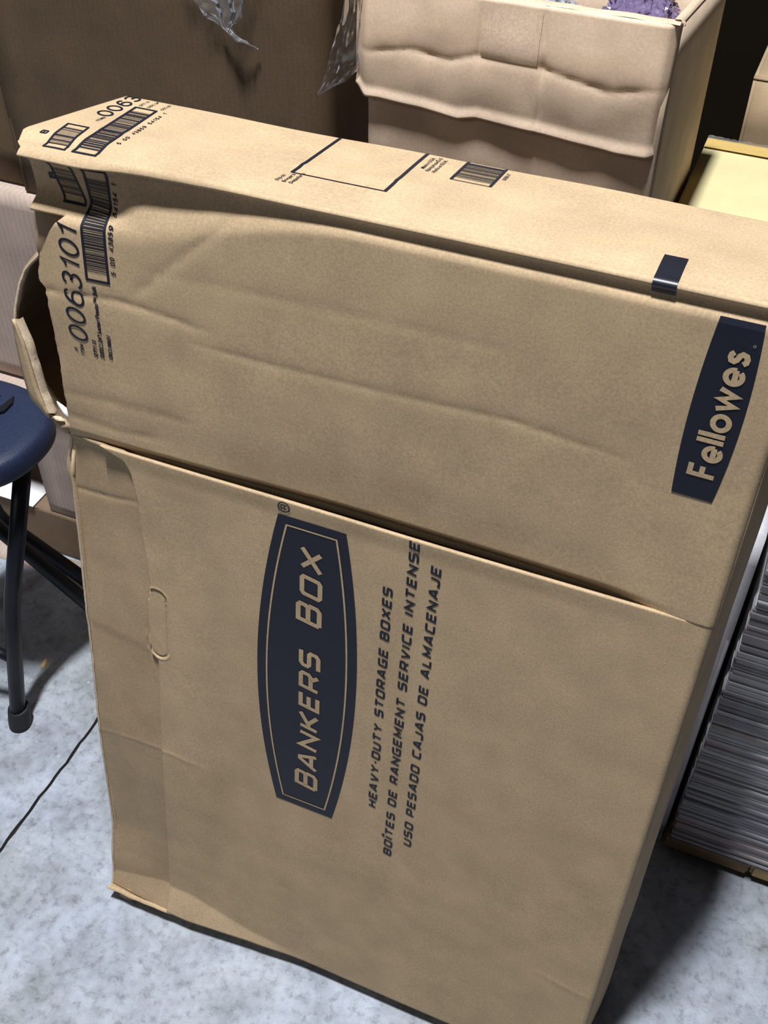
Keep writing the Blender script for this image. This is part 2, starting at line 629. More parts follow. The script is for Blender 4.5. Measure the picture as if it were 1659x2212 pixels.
def P_tuck(x, z):
    y = D_lo(x, z) if hand_tab(x, z) > 0.006 else 0.0
    b = step_x(z)
    y += 0.0030 + 0.010 * max(0.0, (b - x)) / 0.09 * sm(0.03, 0.12, z)
    return (x, y, z)


v, f = span_grid([i / 45 for i in range(46)], dense(-0.006, SEAM - 0.001, 0.006, [(0.27, 0.31, 0.002), (0.61, 0.64, 0.002), (-0.006, 0.04, 0.002)]),
                 left_lo, lambda z: step_x(z) + 0.02, P_tuck)
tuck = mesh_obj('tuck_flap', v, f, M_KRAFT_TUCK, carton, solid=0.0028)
rim = []
for z in spaced(-0.006, SEAM - 0.002, 0.006):
    p = P_tuck(left_lo(z), z)
    rim.append(p)
rv, rf = [], []
for i, p in enumerate(rim):
    w = 0.0016 + 0.0010 * nz(0, 2, p[2], 60) + 0.004 * sm(0.60, 0.64, p[2]) * (1 - sm(0.64, 0.655, p[2]))
    rv += [(p[0] - 0.0004, p[1] + 0.003, p[2]), (p[0] - 0.0010, p[1] - 0.0006, p[2]), (p[0] + w, p[1] - 0.0007, p[2])]
    if i:
        a = (i - 1) * 3
        rf += [(a, a + 1, a + 4, a + 3), (a + 1, a + 2, a + 5, a + 4)]
mesh_obj('raw_edge', rv, rf, M_KRAFT_RAW, tuck)


# right end, bottom, back and left end
def P_side(y, z):
    bow = 0.014 * sm(0, T, y) - 0.001 * (1 - sm(0, 0.006, y))
    return (W + bow + 0.001 * nz(0, y, z, 12), max(y, 0.004), z)


v, f = grid(dense(0.005, T, 0.012, []), spaced(-0.003, H - 0.003, 0.02), lambda y, z: P_side(y, z))
mesh_obj('right_end_panel', v, f, M_KRAFT, carton, solid=0.0028)


def P_bot(x, y):
    sag = -(0.0150) * sm(0.06, T, y)
    return (x, y, -0.001 + sag)


v, f = grid(spaced(-0.004, W + 0.004, 0.03), spaced(0.004, T, 0.012), P_bot)
f = [tuple(reversed(q)) for q in f]
mesh_obj('bottom_panel', v, f, M_KRAFT, carton, solid=0.0028)
v, f = grid(spaced(0.0, W + 0.012, 0.05), spaced(-0.015, H - 0.003, 0.05), lambda x, z: (x + 0.02 * (z / H) * (1 - x / W), T, z))
f = [tuple(reversed(q)) for q in f]
mesh_obj('back_panel', v, f, M_KRAFT, carton, solid=0.0028)
v, f = grid(spaced(0.006, T, 0.016), spaced(-0.003, 0.664, 0.03), lambda y, z: (left_lo(z) + 0.003 + 0.006 * y / T, y + 0.004, z))
f = [tuple(reversed(q)) for q in f]
mesh_obj('left_end_panel', v, f, M_KRAFT, carton, solid=0.0028)
# torn, bowed-out end flap that leaves the dark hole open
arc = [(0.0190, 0.8595), (0.0153, 0.8574), (0.0118, 0.8527), (0.0042, 0.8453), (-0.0054, 0.835), (-0.012, 0.8235), (-0.0182, 0.8077), (-0.0225, 0.7946), (-0.0248, 0.7843),
       (-0.0254, 0.7731), (-0.0231, 0.7615), (-0.0219, 0.7489), (-0.0204, 0.7354), (-0.0183, 0.7217), (-0.0151, 0.7082), (-0.0091, 0.6992), (-0.0015, 0.6935), (0.006, 0.689)]


def densify(pts, n=4):
    out = []
    for a, b in zip(pts, pts[1:]):
        for k in range(n):
            out.append(tuple(a[i] + (b[i] - a[i]) * k / n for i in range(len(a))))
    out.append(pts[-1])
    return out


arc_d = densify(arc, 4)
v, f = [], []
nY = 9
for i, (ax, az) in enumerate(arc_d):
    jag = 0.0014 * nz(0, 0, az, 180)
    for k in range(nY):
        t = k / (nY - 1)
        k3 = t ** 4
        x = (ax + jag - 0.012 * math.sin(t * math.pi)) * (1 - k3) + 0.018 * k3
        y = 0.012 + jag + (T - 0.012) * t
        z = az + (az - 0.76) * (0.10 if az > 0.76 else 1.6) * t
        v.append((x, y, z))
    if i:
        for k in range(nY - 1):
            a = (i - 1) * nY + k
            f.append((a, a + 1, a + nY + 1, a + nY))
torn = mesh_obj('torn_end_flap', v, f, M_KRAFT_IN, carton, solid=0.003, offset=0)
# pale torn rim along the flap's free edge
v, f = [], []
for i, (ax, az) in enumerate(arc_d):
    w = 0.0018 + 0.0012 * nz(0, 9, az, 140)
    v += [(ax - 0.0025, 0.015, az), (ax - 0.0008, 0.0105, az), (ax + w, 0.0112, az), (ax + w, 0.015, az)]
    if i:
        a = (i - 1) * 4
        for k in range(3):
            f.append((a + k, a + k + 1, a + 5 + k, a + 4 + k))
mesh_obj('torn_edge', v, f, M_KRAFT_RAW, torn)
# lower part of that flap folded outwards: a lit strip
A = densify([(-0.0212, 0.787), (-0.0225, 0.7667), (-0.021, 0.7373), (-0.018, 0.7144), (-0.0144, 0.7096), (0.0007, 0.6954)], 4)
B = densify([(-0.0182, 0.7904), (-0.0113, 0.77), (-0.0078, 0.7483), (-0.0043, 0.726), (-0.0006, 0.7124), (0.0027, 0.702)], 4)
v, f = [], []
for i in range(len(A)):
    for k in range(4):
        t = k / 3
        j = 0.0008 * nz(t, 0, A[i][1], 150)
        v.append((A[i][0] + (B[i][0] - A[i][0]) * t + j, 0.008 - 0.004 * t, A[i][1] + (B[i][1] - A[i][1]) * t))
    if i:
        for k in range(3):
            a = (i - 1) * 4 + k
            f.append((a, a + 1, a + 5, a + 4))
strip = mesh_obj('folded_strip', v, f, M_KRAFT, carton, solid=0.0025)
v, f = [], []
for i, (bx, bz) in enumerate(B):
    w = 0.0028 + 0.0022 * nz(4, 0, bz, 120)
    v += [(bx - 0.0005, 0.0036, bz), (bx + w, 0.007, bz - 0.001), (bx + w * 0.5, 0.013, bz - 0.002)]
    if i:
        a = (i - 1) * 3
        f += [(a, a + 1, a + 4, a + 3), (a + 1, a + 2, a + 5, a + 4)]
mesh_obj('frayed_edge', v, f, M_KRAFT_RAW, strip)
# recessed liner patch in the torn corner and ragged bits of paper
tri = [(0.0165, 0.8990), (0.056, 0.8990), (0.042, 0.8750), (0.026, 0.8520), (0.0165, 0.8480), (0.0125, 0.8560), (0.0135, 0.876)]
v = [(0.030, 0.0115, 0.875)] + [(x, 0.0085 + 0.05 * (x - 0.0165) + 0.002 * nz(x, z, 0, 90), z) for x, z in densify(tri + [tri[0]], 4)[:-1]]
n = len(v) - 1
f = [(0, 1 + (i + 1) % n, 1 + i) for i in range(n)]
mesh_obj('torn_liner', v, f, M_KRAFT_IN, carton, solid=0.002)


def scrap(name, outline, y0, mat, bulge=0.003):
    out = densify(outline + [outline[0]], 3)[:-1]
    cx = sum(p[0] for p in out) / len(out)
    cz = sum(p[1] for p in out) / len(out)
    vv = [(cx, y0 - bulge, cz)] + [(x + 0.0006 * nz(x, z, 1, 300), y0 + 0.004 * nz(x, z, 2, 60), z) for x, z in out]
    m = len(out)
    ff2 = [(0, 1 + i, 1 + (i + 1) % m) for i in range(m)]
    return mesh_obj(name, vv, ff2, mat, carton, solid=0.0008)


scrap('white_paper_scrap', [(0.0074, 0.7120), (0.0260, 0.7069), (0.0270, 0.6968), (0.0107, 0.7016)], 0.010, M_WHITE)
scrap('torn_paper_scrap', [(0.0008, 0.6965), (0.0182, 0.6993), (0.0250, 0.6943), (0.0200, 0.6837), (0.014, 0.6833), (0.0074, 0.6897)], 0.007, M_KRAFT_IN)
scrap('torn_paper_scrap', [(0.004, 0.6985), (0.015, 0.7005), (0.019, 0.698), (0.010, 0.6965)], 0.005, M_KRAFT_RAW)
# crushed hem of the bottom flap at the left corner: raw layers and a bent tab reaching the floor
v, f = [], []
pts = [(-0.008, -0.004), (0.03, -0.0045), (0.09, -0.004), (0.16, -0.004), (0.24, -0.0035)]
pd = densify(pts, 8)
for i, (x, z) in enumerate(pd):
    o = -0.0125 * sm(0.23, 0.05, x) + 0.001 * nz(x, 0, 0, 60)
    v += [(x, 0.004 + o, z + 0.0012), (x, -0.0008 + o, z + 0.0003), (x, 0.0 + o, z - 0.0016), (x, 0.012, z - 0.003)]
    if i:
        a = (i - 1) * 4
        f += [(a + k, a + k + 1, a + 5 + k, a + 4 + k) for k in range(3)]
mesh_obj('crushed_hem', v, f, M_KRAFT, carton)
v, f = grid(spaced(0.003, 0.026, 0.004), spaced(-0.0275, -0.002, 0.004), lambda x, z: (x + 0.12 * (z + 0.02), -0.004 + 0.003 * nz(x, 0, z, 90), z))
mesh_obj('bent_bottom_tab', v, f, M_KRAFT_IN, carton, solid=0.002)

# ------------------------------------------------------------------ print: stroke lettering laid on the board
GL = {
    'A': (0.90, [[(0, 0), (.38, 1), (.52, 1), (.9, 0)], [(.13, .30), (.77, .30)]]),
    'B': (0.82, [[(0, 0), (0, 1), (.66, 1), (.78, .9), (.78, .64), (.68, .53), (.82, .42), (.82, .12), (.70, 0), (-.001, 0)], [(0, .53), (.68, .53)]]),
    'C': (0.80, [[(.8, 1), (.12, 1), (0, .88), (0, .12), (.12, 0), (.8, 0)]]),
    'D': (0.82, [[(0, 0), (0, 1), (.68, 1), (.82, .86), (.82, .14), (.68, 0), (-.001, 0)]]),
    'E': (0.74, [[(.74, 1), (0, 1), (0, 0), (.74, 0)], [(0, .52), (.66, .52)]]),
    'F': (0.70, [[(.70, 1), (0, 1), (0, 0)], [(0, .5), (.6, .5)]]),
    'G': (0.82, [[(.8, 1), (.12, 1), (0, .88), (0, .12), (.12, 0), (.82, 0), (.82, .48), (.42, .48)]]),
    'H': (0.82, [[(0, 0), (0, 1)], [(.82, 0), (.82, 1)], [(0, .52), (.82, .52)]]),
    'I': (0.0, [[(0, 0), (0, 1)]]),
    'J': (0.62, [[(.62, 1), (.62, .12), (.5, 0), (0, 0), (0, .2)]]),
    'K': (0.84, [[(0, 0), (0, 1)], [(.80, 1), (.22, .54), (.84, 0)], [(0, .52), (.3, .52)]]),
    'L': (0.68, [[(0, 1), (0, 0), (.68, 0)]]),
    'M': (0.98, [[(0, 0), (0, 1), (.49, .25), (.98, 1), (.98, 0)]]),
    'N': (0.84, [[(0, 0), (0, 1), (.84, 0), (.84, 1)]]),
    'O': (0.82, [[(.1, 0), (0, .1), (0, .9), (.1, 1), (.72, 1), (.82, .9), (.82, .1), (.72, 0), 'c']]),
    'P': (0.78, [[(0, 0), (0, 1), (.66, 1), (.78, .88), (.78, .52), (.66, .4), (0, .4)]]),
    'R': (0.82, [[(0, 0), (0, 1), (.68, 1), (.80, .88), (.80, .54), (.68, .42), (0, .42)], [(.50, .42), (.82, 0)]]),
    'S': (0.80, [[(.8, 1), (.12, 1), (0, .88), (0, .64), (.12, .53), (.68, .53), (.8, .42), (.8, .12), (.68, 0), (0, 0)]]),
    'T': (0.80, [[(0, 1), (.8, 1)], [(.4, 1), (.4, 0)]]),
    'U': (0.82, [[(0, 1), (0, .12), (.12, 0), (.70, 0), (.82, .12), (.82, 1)]]),
    'V': (0.84, [[(0, 1), (.38, 0), (.46, 0), (.84, 1)]]),
    'X': (0.86, [[(0, 0), (.86, 1)], [(0, 1), (.86, 0)]]),
    'Y': (0.84, [[(0, 1), (.42, .5), (.84, 1)], [(.42, .5), (.42, 0)]]),
    '-': (0.22, [[(0, .5), (.22, .5)]]),
    '^': (0.0, [[(0, 0), (0, 1)], [(-.22, 1.22), (0, 1.45), (.22, 1.22)]]),
}


def ell(cx, cy, rx, ry, a0, a1, n=22):
    return [(cx + rx * math.cos(math.radians(a0 + (a1 - a0) * i / n)), cy + ry * math.sin(math.radians(a0 + (a1 - a0) * i / n))) for i in range(n + 1)]


GN = {
    '0': (0.60, [ell(.3, .5, .3, .5, 0, 350, 30) + ['c']]),
    '1': (0.34, [[(.0, .76), (.16, .80), (.28, 1.0), (.28, 0)]]),
    '2': (0.56, [ell(.28, .72, .27, .28, 165, -35, 14) + [(.0, 0), (.56, 0)]]),
    '3': (0.56, [ell(.27, .76, .24, .24, 160, -90, 16) + ell(.27, .27, .28, .27, 90, -160, 18)]),
    '4': (0.60, [[(.44, 0), (.44, 1), (0, .28), (.6, .28)]]),
    '5': (0.56, [[(.5, 1), (.1, 1), (.04, .52)] + ell(.27, .31, .28, .31, 120, -155, 18)]),
    '6': (0.58, [ell(.29, .31, .28, .31, 0, 350, 26) + ['c'], [(.02, .34), (.04, .58), (.10, .80), (.22, .97), (.34, 1.0), (.46, .96), (.53, .82)]]),
    '8': (0.56, [ell(.28, .27, .28, .27, 0, 350, 24) + ['c'], ell(.28, .77, .23, .23, 0, 350, 22) + ['c']]),
    '9': (0.58, [ell(.29, .69, .28, .31, 0, 350, 26) + ['c'], [(.56, .66), (.54, .42), (.48, .20), (.36, .03), (.24, 0), (.12, .04), (.05, .18)]]),
    ' ': (0.3, []),
}
GF = {
    'F': (0.46, [[(.46, 1), (0, 1), (0, 0)], [(0, .52), (.40, .52)]]),
    'e': (0.56, [[(.02, .27), (.56, .27)], ell(.28, .31, .28, .31, -8, 318, 28)]),
    'l': (0.0, [[(0, 0), (0, 1.06)]]),
    'o': (0.60, [ell(.30, .31, .30, .31, 0, 350, 28) + ['c']]),
    'w': (0.84, [[(0, .66), (.21, 0), (.42, .60), (.63, 0), (.84, .66)]]),
    's': (0.42, [[(.40, .52), (.32, .61), (.20, .63), (.08, .58), (.05, .47), (.12, .38), (.30, .30), (.38, .20), (.34, .06), (.22, 0), (.08, .02), (0, .12)]]),
}


def ribbon(pts, hw, closed=False):
    """list of quads (4 2-D points) of a mitred stroke"""
    n = len(pts)
    Ls, Rs = [], []
    for i in range(n):
        p = Vector(pts[i])
        a = Vector(pts[i - 1]) if (i > 0 or closed) else None
        b = Vector(pts[(i + 1) % n]) if (i < n - 1 or closed) else None
        d1 = (p - a).normalized() if a is not None else None
        d2 = (b - p).normalized() if b is not None else None
        if d1 is None:
            d1 = d2
        if d2 is None:
            d2 = d1
        n1 = Vector((-d1.y, d1.x))
        n2 = Vector((-d2.y, d2.x))
        m = n1 + n2
        if m.length < 1e-6:
            m = n1
        m.normalize()
        k = hw / max(0.45, m.dot(n1))
        Ls.append(p + m * k)
        Rs.append(p - m * k)
    q = []
    rng = range(n) if closed else range(n - 1)
    for i in rng:
        j = (i + 1) % n
        q.append((Ls[i], Rs[i], Rs[j], Ls[j]))
    return q


def text_quads(txt, glyphs, h, stroke, track, shear=0.0, space=0.45, fit=None, wscale=1.0):
    """quads of a line of stroke lettering; baseline at 0, reading along +a, up along +b"""
    hc = h - stroke
    x = stroke / 2
    items = []
    for ch in txt:
        if ch == ' ':
            x += space * h
            continue
        w, strokes = glyphs[ch]
        for st in strokes:
            closed = st[-1] == 'c'
            pts = [p for p in st if p != 'c']
            items.append((x, pts, closed))
        x += w * hc * wscale + stroke + track * h
    total = x - track * h - stroke / 2
    k = fit / total if fit else 1.0
    quads = []
    for ox, pts, closed in items:
        pp = [((ox + p[0] * hc * wscale) * k + shear * (stroke / 2 + p[1] * hc), stroke / 2 + p[1] * hc) for p in pts]
        quads += ribbon(pp, stroke / 2, closed)
    return quads


def bfont_tris(txt, size, shear=0.0, offset=0.0):
    c = bpy.data.curves.new('tmp_text', 'FONT')
    c.body = txt
    c.size = size
    c.shear = shear
    c.offset = offset
    c.resolution_u = 2
    o = bpy.data.objects.new('tmp_text', c)
    col.objects.link(o)
    dg = bpy.context.evaluated_depsgraph_get()
    me = o.evaluated_get(dg).to_mesh()
    polys = [[(me.vertices[i].co.x, me.vertices[i].co.y) for i in p.vertices] for p in me.polygons]
    o.evaluated_get(dg).to_mesh_clear()
    bpy.data.objects.remove(o)
    bpy.data.curves.remove(c)
    return polys


def lay(name, polys, to_xs, P, mat, parent, lift=0.0005, maxlen=0.004):
    """put flat 2-D polygons on the board surface P(x, s)"""
    v, f = [], []

    def put(a, b):
        x, s = to_xs(a, b)
        p = Vector(P(x, s))
        e = 0.0006
        du = Vector(P(x + e, s)) - Vector(P(x - e, s))
        dv = Vector(P(x, s + e)) - Vector(P(x, s - e))
        nn = du.cross(dv)
        nn.normalize()
        v.append(p + nn * lift)
        return len(v) - 1

    for q in polys:
        if len(q) == 4:
            A, B_, C_, D_ = [Vector(p) for p in q]
            na = max(1, int(math.ceil(max((B_ - A).length, (C_ - D_).length) / maxlen)))
            nb = max(1, int(math.ceil(max((D_ - A).length, (C_ - B_).length) / maxlen)))
            idx = []
            for j in range(nb + 1):
                for i in range(na + 1):
                    s, t = i / na, j / nb
                    p = (A * (1 - s) + B_ * s) * (1 - t) + (D_ * (1 - s) + C_ * s) * t
                    idx.append(put(p.x, p.y))
            for j in range(nb):
                for i in range(na):
                    a = j * (na + 1) + i
                    f.append((idx[a], idx[a + 1], idx[a + na + 2], idx[a + na + 1]))
        else:
            f.append(tuple(put(*p) for p in q))
    o = mesh_obj(name, v, f, mat, parent)
    # keep every piece facing outwards
    bm = bmesh.new()
    bm.from_mesh(o.data)
    for fc in bm.faces:
        fc.normal_update()
        c = fc.calc_center_median()
        ref = Vector((0, -1, 0)) if c.z < H - 0.004 else Vector((0, -0.3, 1))
        if fc.normal.dot(ref) < 0:
            fc.normal_flip()
    bm.to_mesh(o.data)
    bm.free()
    return o


def rect(a0, b0, a1, b1):
    return ((a0, b0), (a1, b0), (a1, b1), (a0, b1))


def frame(a0, b0, a1, b1, t, t2=None):
    t2 = t if t2 is None else t2
    return [rect(a0, b0, a1, b0 + t), rect(a0, b1 - t, a1, b1), rect(a0, b0 + t, a0 + t2, b1 - t), rect(a1 - t2, b0 + t, a1, b1 - t)]


def upright(x0, z0):
    """text reading upwards on the front: a -> +z, b -> -x"""
    return lambda a, b: (x0 - b, z0 + a)


def upright_s(x0, z0):
    return lambda a, b: (x0 - b, z0 + a - H)


# --- the barrel-shaped emblem on the lower flap
def barrel(z0, z1, xl0, xl1, xr0, xr1, bl, br, inset=0.0, n=36, m=10):
    """grid quads of the emblem; (xl0, xr0) at its bottom, (xl1, xr1) at its top"""
    rows = []
    for i in range(n + 1):
        t = i / n
        z = z0 + inset + (z1 - z0 - 2 * inset) * t
        tt = (z - z0) / (z1 - z0)
        cur = 1 - (2 * tt - 1) ** 2
        xl = xl0 + (xl1 - xl0) * tt - bl * cur + inset * 1.06
        xr = xr0 + (xr1 - xr0) * tt + br * cur - inset * 1.06
        rows.append((xl, xr, z))
    return rows


def barrel_quads(rows, m=12):
    q = []
    for (l0, r0, za), (l1, r1, zb) in zip(rows, rows[1:]):
        for k in range(m):
            s, t = k / m, (k + 1) / m
            q.append(((l0 + (r0 - l0) * s, za), (l0 + (r0 - l0) * t, za), (l1 + (r1 - l1) * t, zb), (l1 + (r1 - l1) * s, zb)))
    return q


def outline_quads(ra, rb):
    """band between an outer and an inner barrel"""
    q = []
    n = len(ra)
    for i in range(n - 1):
        for k in (0, 1):
            q.append(((ra[i][k], ra[i][2]), (rb[i][k], rb[i][2]), (rb[i + 1][k], rb[i + 1][2]), (ra[i + 1][k], ra[i + 1][2])))
    for i in (0, n - 1):
        m = 12
        for k in range(m):
            s, t = k / m, (k + 1) / m
            a, b = ra[i], rb[i]
            q.append(((a[0] + (a[1] - a[0]) * s, a[2]), (a[0] + (a[1] - a[0]) * t, a[2]), (b[0] + (b[1] - b[0]) * t, b[2]), (b[0] + (b[1] - b[0]) * s, b[2])))
    return q


direct = lambda a, b: (a, b)
direct_s = lambda a, b: (a, b - H)
EMB = dict(z0=0.2915, z1=0.6712, xl0=0.2289, xl1=0.2332, xr0=0.2932, xr1=0.2967, bl=0.0212, br=0.0178)
emb = lay('printed_emblem', barrel_quads(barrel(**EMB)), direct, P_lo, M_INK, lower)
lay('emblem_border', outline_quads(barrel(**EMB, inset=0.0088), barrel(**EMB, inset=0.0104)), direct, P_lo, M_KRAFT, lower, lift=0.0009)
for word, z0, fit in (('ANKERS', 0.3530, 0.1665), ('OX', 0.5840, 0.0575)):
    lay('emblem_lettering', text_quads(word, GL, 0.0222, 0.0045, 0.15, shear=0.20, fit=fit), upright(0.2762, z0), P_lo, M_KRAFT, lower, lift=0.0009)
for z0 in (0.3230, 0.5520):
    lay('emblem_initial', text_quads('B', GL, 0.0258, 0.0048, 0.15, shear=0.20, fit=0.0255), upright(0.2762, z0), P_lo, M_KRAFT, lower, lift=0.0009)
lay('registered_mark', ribbon([p for p in ell(.0, .0, .0052, .0052, 0, 348, 26)], 0.0006, True) +
    [tuple((p[0] - 0.0022, p[1] - 0.0030) for p in q) for q in text_quads('R', GL, 0.006, 0.0010, 0.1)], upright(0.2388, 0.6800), P_lo, M_INK, lower)
lay('printed_line', text_quads('HEAVY-DUTY STORAGE BOXES', GL, 0.0093, 0.0021, 0.18, shear=0.22, space=0.62, fit=0.294), upright(0.3416, 0.3330), P_lo, M_INK, lower)
lay('printed_line', text_quads('BO^TES DE RANGEMENT SERVICE INTENSE', GL, 0.0093, 0.0021, 0.18, shear=0.22, space=0.62, fit=0.4195), upright(0.3622, 0.2660), P_lo, M_INK, lower)
lay('printed_line', text_quads('USO PESADO CAJAS DE ALMACENAJE', GL, 0.0093, 0.0021, 0.18, shear=0.22, space=0.62, fit=0.3725), upright(0.3823, 0.2930), P_lo, M_INK, lower)

# --- maker's plate on the upper flap
PLT = dict(z0=0.7955, z1=0.9328, xl0=0.5420, xl1=0.5440, xr0=0.5705, xr1=0.5722, bl=0.0030, br=0.0038)
lay('maker_plate', barrel_quads(barrel(**PLT), 6), direct_s, P_up, M_INK, upper)
lay('maker_lettering', text_quads('Fellowes', GF, 0.0205, 0.0037, 0.045, shear=0.0, fit=0.1005), upright_s(0.5690, 0.8135), P_up, M_KRAFT, upper, lift=0.0010)
lay('registered_mark', ribbon(ell(0, 0, .0008, .0008, 0, 340, 12), 0.00015, True), upright_s(0.5690, 0.9185), P_up, M_KRAFT, upper, lift=0.0010)

# --- black band folded over the top edge
lay('edge_band', [rect(0.4984, -0.0118, 0.5140, 0.0355)], direct, P_up, M_TAPE_DARK, top, lift=0.0007, maxlen=0.0015)


# --- bar codes and item data; 'a' runs in reading direction, 'b' up
def bars(a0, a1, b0, b1, seed):
    rnd = random.Random(seed)
    out = []
    a = a0
    while a < a1 - 0.0006:
        w = rnd.choice([0.0005, 0.0005, 0.0009, 0.0013])
        out.append(rect(a, b0, min(a + w, a1), b1))
        a += w + rnd.choice([0.0005, 0.0006, 0.0009, 0.0013])
    return out


def code_frame(a0, a1, b0, b1, t, seed, quiet=0.0065):
    return frame(a0, b0, a1, b1, t) + bars(a0 + t + quiet, a1 - t - quiet, b0 + t, b1 - t, seed)


# front block (the same data wraps over on to the top)
lay('bar_code', code_frame(0, 0.0885, 0, 0.0216, 0.0022, 3), lambda a, b: (0.0871 - b + 0.0 * a, 0.8480 + a - H), P_up, M_INK, upper, maxlen=0.002)
lay('bar_code', code_frame(0, 0.0350, 0, 0.0210, 0.0018, 5, 0.0055), lambda a, b: (0.0630 - b - 0.22 * a, 0.9022 + a - H), P_up, M_INK, corner, maxlen=0.002)
lay('item_number', text_quads('0063101', GN, 0.0182, 0.0021, 0.10, shear=0.24, fit=0.101), lambda a, b: (0.0603 + 0.028 * a - b, 0.7885 + a - H), P_up, M_INK, upper)
lay('code_digits', text_quads('5 00 43859 54154 1', GN, 0.0044, 0.0009, 0.22, shear=0.2, space=0.9, fit=0.070), upright_s(0.0936, 0.8565), P_up, M_INK, upper)
lay('case_letter', text_quads('B', GL, 0.0062, 0.0014, 0.1), upright_s(0.0385, 0.9200), P_up, M_INK, corner)
for body, size, x0, z0 in (('ITEM', 0.0048, 0.0545, 0.7770), ):
    lay('item_caption', bfont_tris(body, size, 0.2, 0.00008), upright_s(x0, z0), P_up, M_INK, upper)
lay('item_caption', bfont_tris('#', 0.0052, 0.2, 0.00008), upright_s(0.0480, 0.7795), P_up, M_INK, upper)
for body, x0, z0, size in (('QTY: 12', 0.0672, 0.7780, 0.0046), ('DESC: 24" Letter Presto\u2122 Bulk', 0.0737, 0.7785, 0.0050), ('CRC: 00631', 0.0817, 0.7790, 0.0046)):
    lay('item_data', bfont_tris(body, size, 0.25, 0.00022), upright_s(x0, z0), P_up, M_INK, upper)
# top block: reading direction runs back over the top
topw = lambda x0, y0, k=0.0: (lambda a, b: (x0 - b - k * a, y0 + a))
lay('bar_code', code_frame(0, 0.106, 0, 0.0216, 0.0022, 3), topw(0.0828, 0.004, 0.12), P_up, M_INK, top, maxlen=0.0025)
lay('bar_code', code_frame(0, 0.0450, 0, 0.0205, 0.0018, 5, 0.0055), topw(0.0560, 0.004, 0.20), P_up, M_INK, top, maxlen=0.0025)
lay('case_letter', text_quads('B', GL, 0.0062, 0.0012, 0.1), topw(0.0260, 0.022), P_up, M_INK, top)
lay('item_number', text_quads('0063', GN, 0.0150, 0.0020, 0.09, shear=0.10, fit=0.055), topw(0.0455, 0.0765, 0.05), P_up, M_INK, top)
lay('item_caption', bfont_tris('ITEM#', 0.0042, 0.2, 0.00005), topw(0.0440, 0.0640), P_up, M_INK, top)
lay('code_digits', text_quads('5 00 43859 54154 1', GN, 0.0040, 0.0008, 0.22, shear=0.2, space=0.9, fit=0.080), topw(0.0880, 0.028, 0.10), P_up, M_INK, top)
for k, (body, x0) in enumerate((('QTY: 12', 0.0520), ('DESC: 24" Let', 0.0600), ('CRC: 00', 0.0725))):
    lay('item_data', bfont_tris(body, 0.0040, 0.2, 0.00008), topw(x0, 0.1125), P_up, M_INK, top)
# address panel and small code on the top
TY = T - 0.0012
lay('address_frame', [rect(0.2220, 0.0445, 0.2246, TY), rect(0.2954, 0.0445, 0.2980, TY), rect(0.2246, 0.0445, 0.2954, 0.0457)], direct, P_up, M_INK, top)
for k, (body, x0, y0) in enumerate((('Ship to:', 0.2220, 0.0250), ('Envoyer \u00e0:', 0.2275, 0.0250), ('Despachar a:', 0.2330, 0.0250),
                                    ('Made in U.S.A.', 0.3055, 0.0990), ('Fabriqu\u00e9 aux \u00c9.-U.', 0.3105, 0.0955), ('Hecho en E.U.A.', 0.3155, 0.0955))):
    lay('small_print', bfont_tris(body, 0.0043, 0.1, 0.0001), topw(x0, y0), P_up, M_INK, top)
qs = [rect(0.3290, 0.0900, 0.3312, TY), rect(0.3592, 0.0900, 0.3614, TY), rect(0.3312, 0.0900, 0.3592, 0.0909)]
rnd = random.Random(11)
b = 0.0960
while b < 0.1270:
    w = rnd.choice([0.0004, 0.0006, 0.0010])
    qs.append(rect(0.3312, b, 0.3592, b + w))
    b += w + rnd.choice([0.0005, 0.0008, 0.0012])
qs.append(rect(0.3312, 0.1262, 0.3592, 0.1285))
lay('bar_code', qs, direct, P_up, M_INK, top)
lay('small_print', bfont_tris('00631-7', 0.0042, 0.1, 0.0001), topw(0.3665, 0.108), P_up, M_INK, top)


# ------------------------------------------------------------------ generic carton from panels
def panel(name, corners, mat, parent, nx=14, nz_=14, amp=0.0012, seed=0.0, solid=0.004, extra=None, flip=False):
    """bilinear cardboard panel with slight waviness; corners bl, br, tr, tl seen from outside"""
    bl, br, tr, tl = [Vector(c) for c in corners]
    nrm = (br - bl).cross(tl - bl).normalized()
    v = []
    for j in range(nz_ + 1):
        for i in range(nx + 1):
            s, t = i / nx, j / nz_
            p = (bl * (1 - s) + br * s) * (1 - t) + (tl * (1 - s) + tr * s) * t
            d = amp * nz(p.x + seed, p.y, p.z, 7) * min(1, 6 * min(s, 1 - s, t, 1 - t) + 0.15)
            if extra:
                d += extra(s, t, p)
            v.append(p + nrm * d)
    f = [(j * (nx + 1) + i, j * (nx + 1) + i + 1, (j + 1) * (nx + 1) + i + 1, (j + 1) * (nx + 1) + i) for j in range(nz_) for i in range(nx)]
    return mesh_obj(name, [tuple(p) for p in v], f, mat, parent, solid=solid)


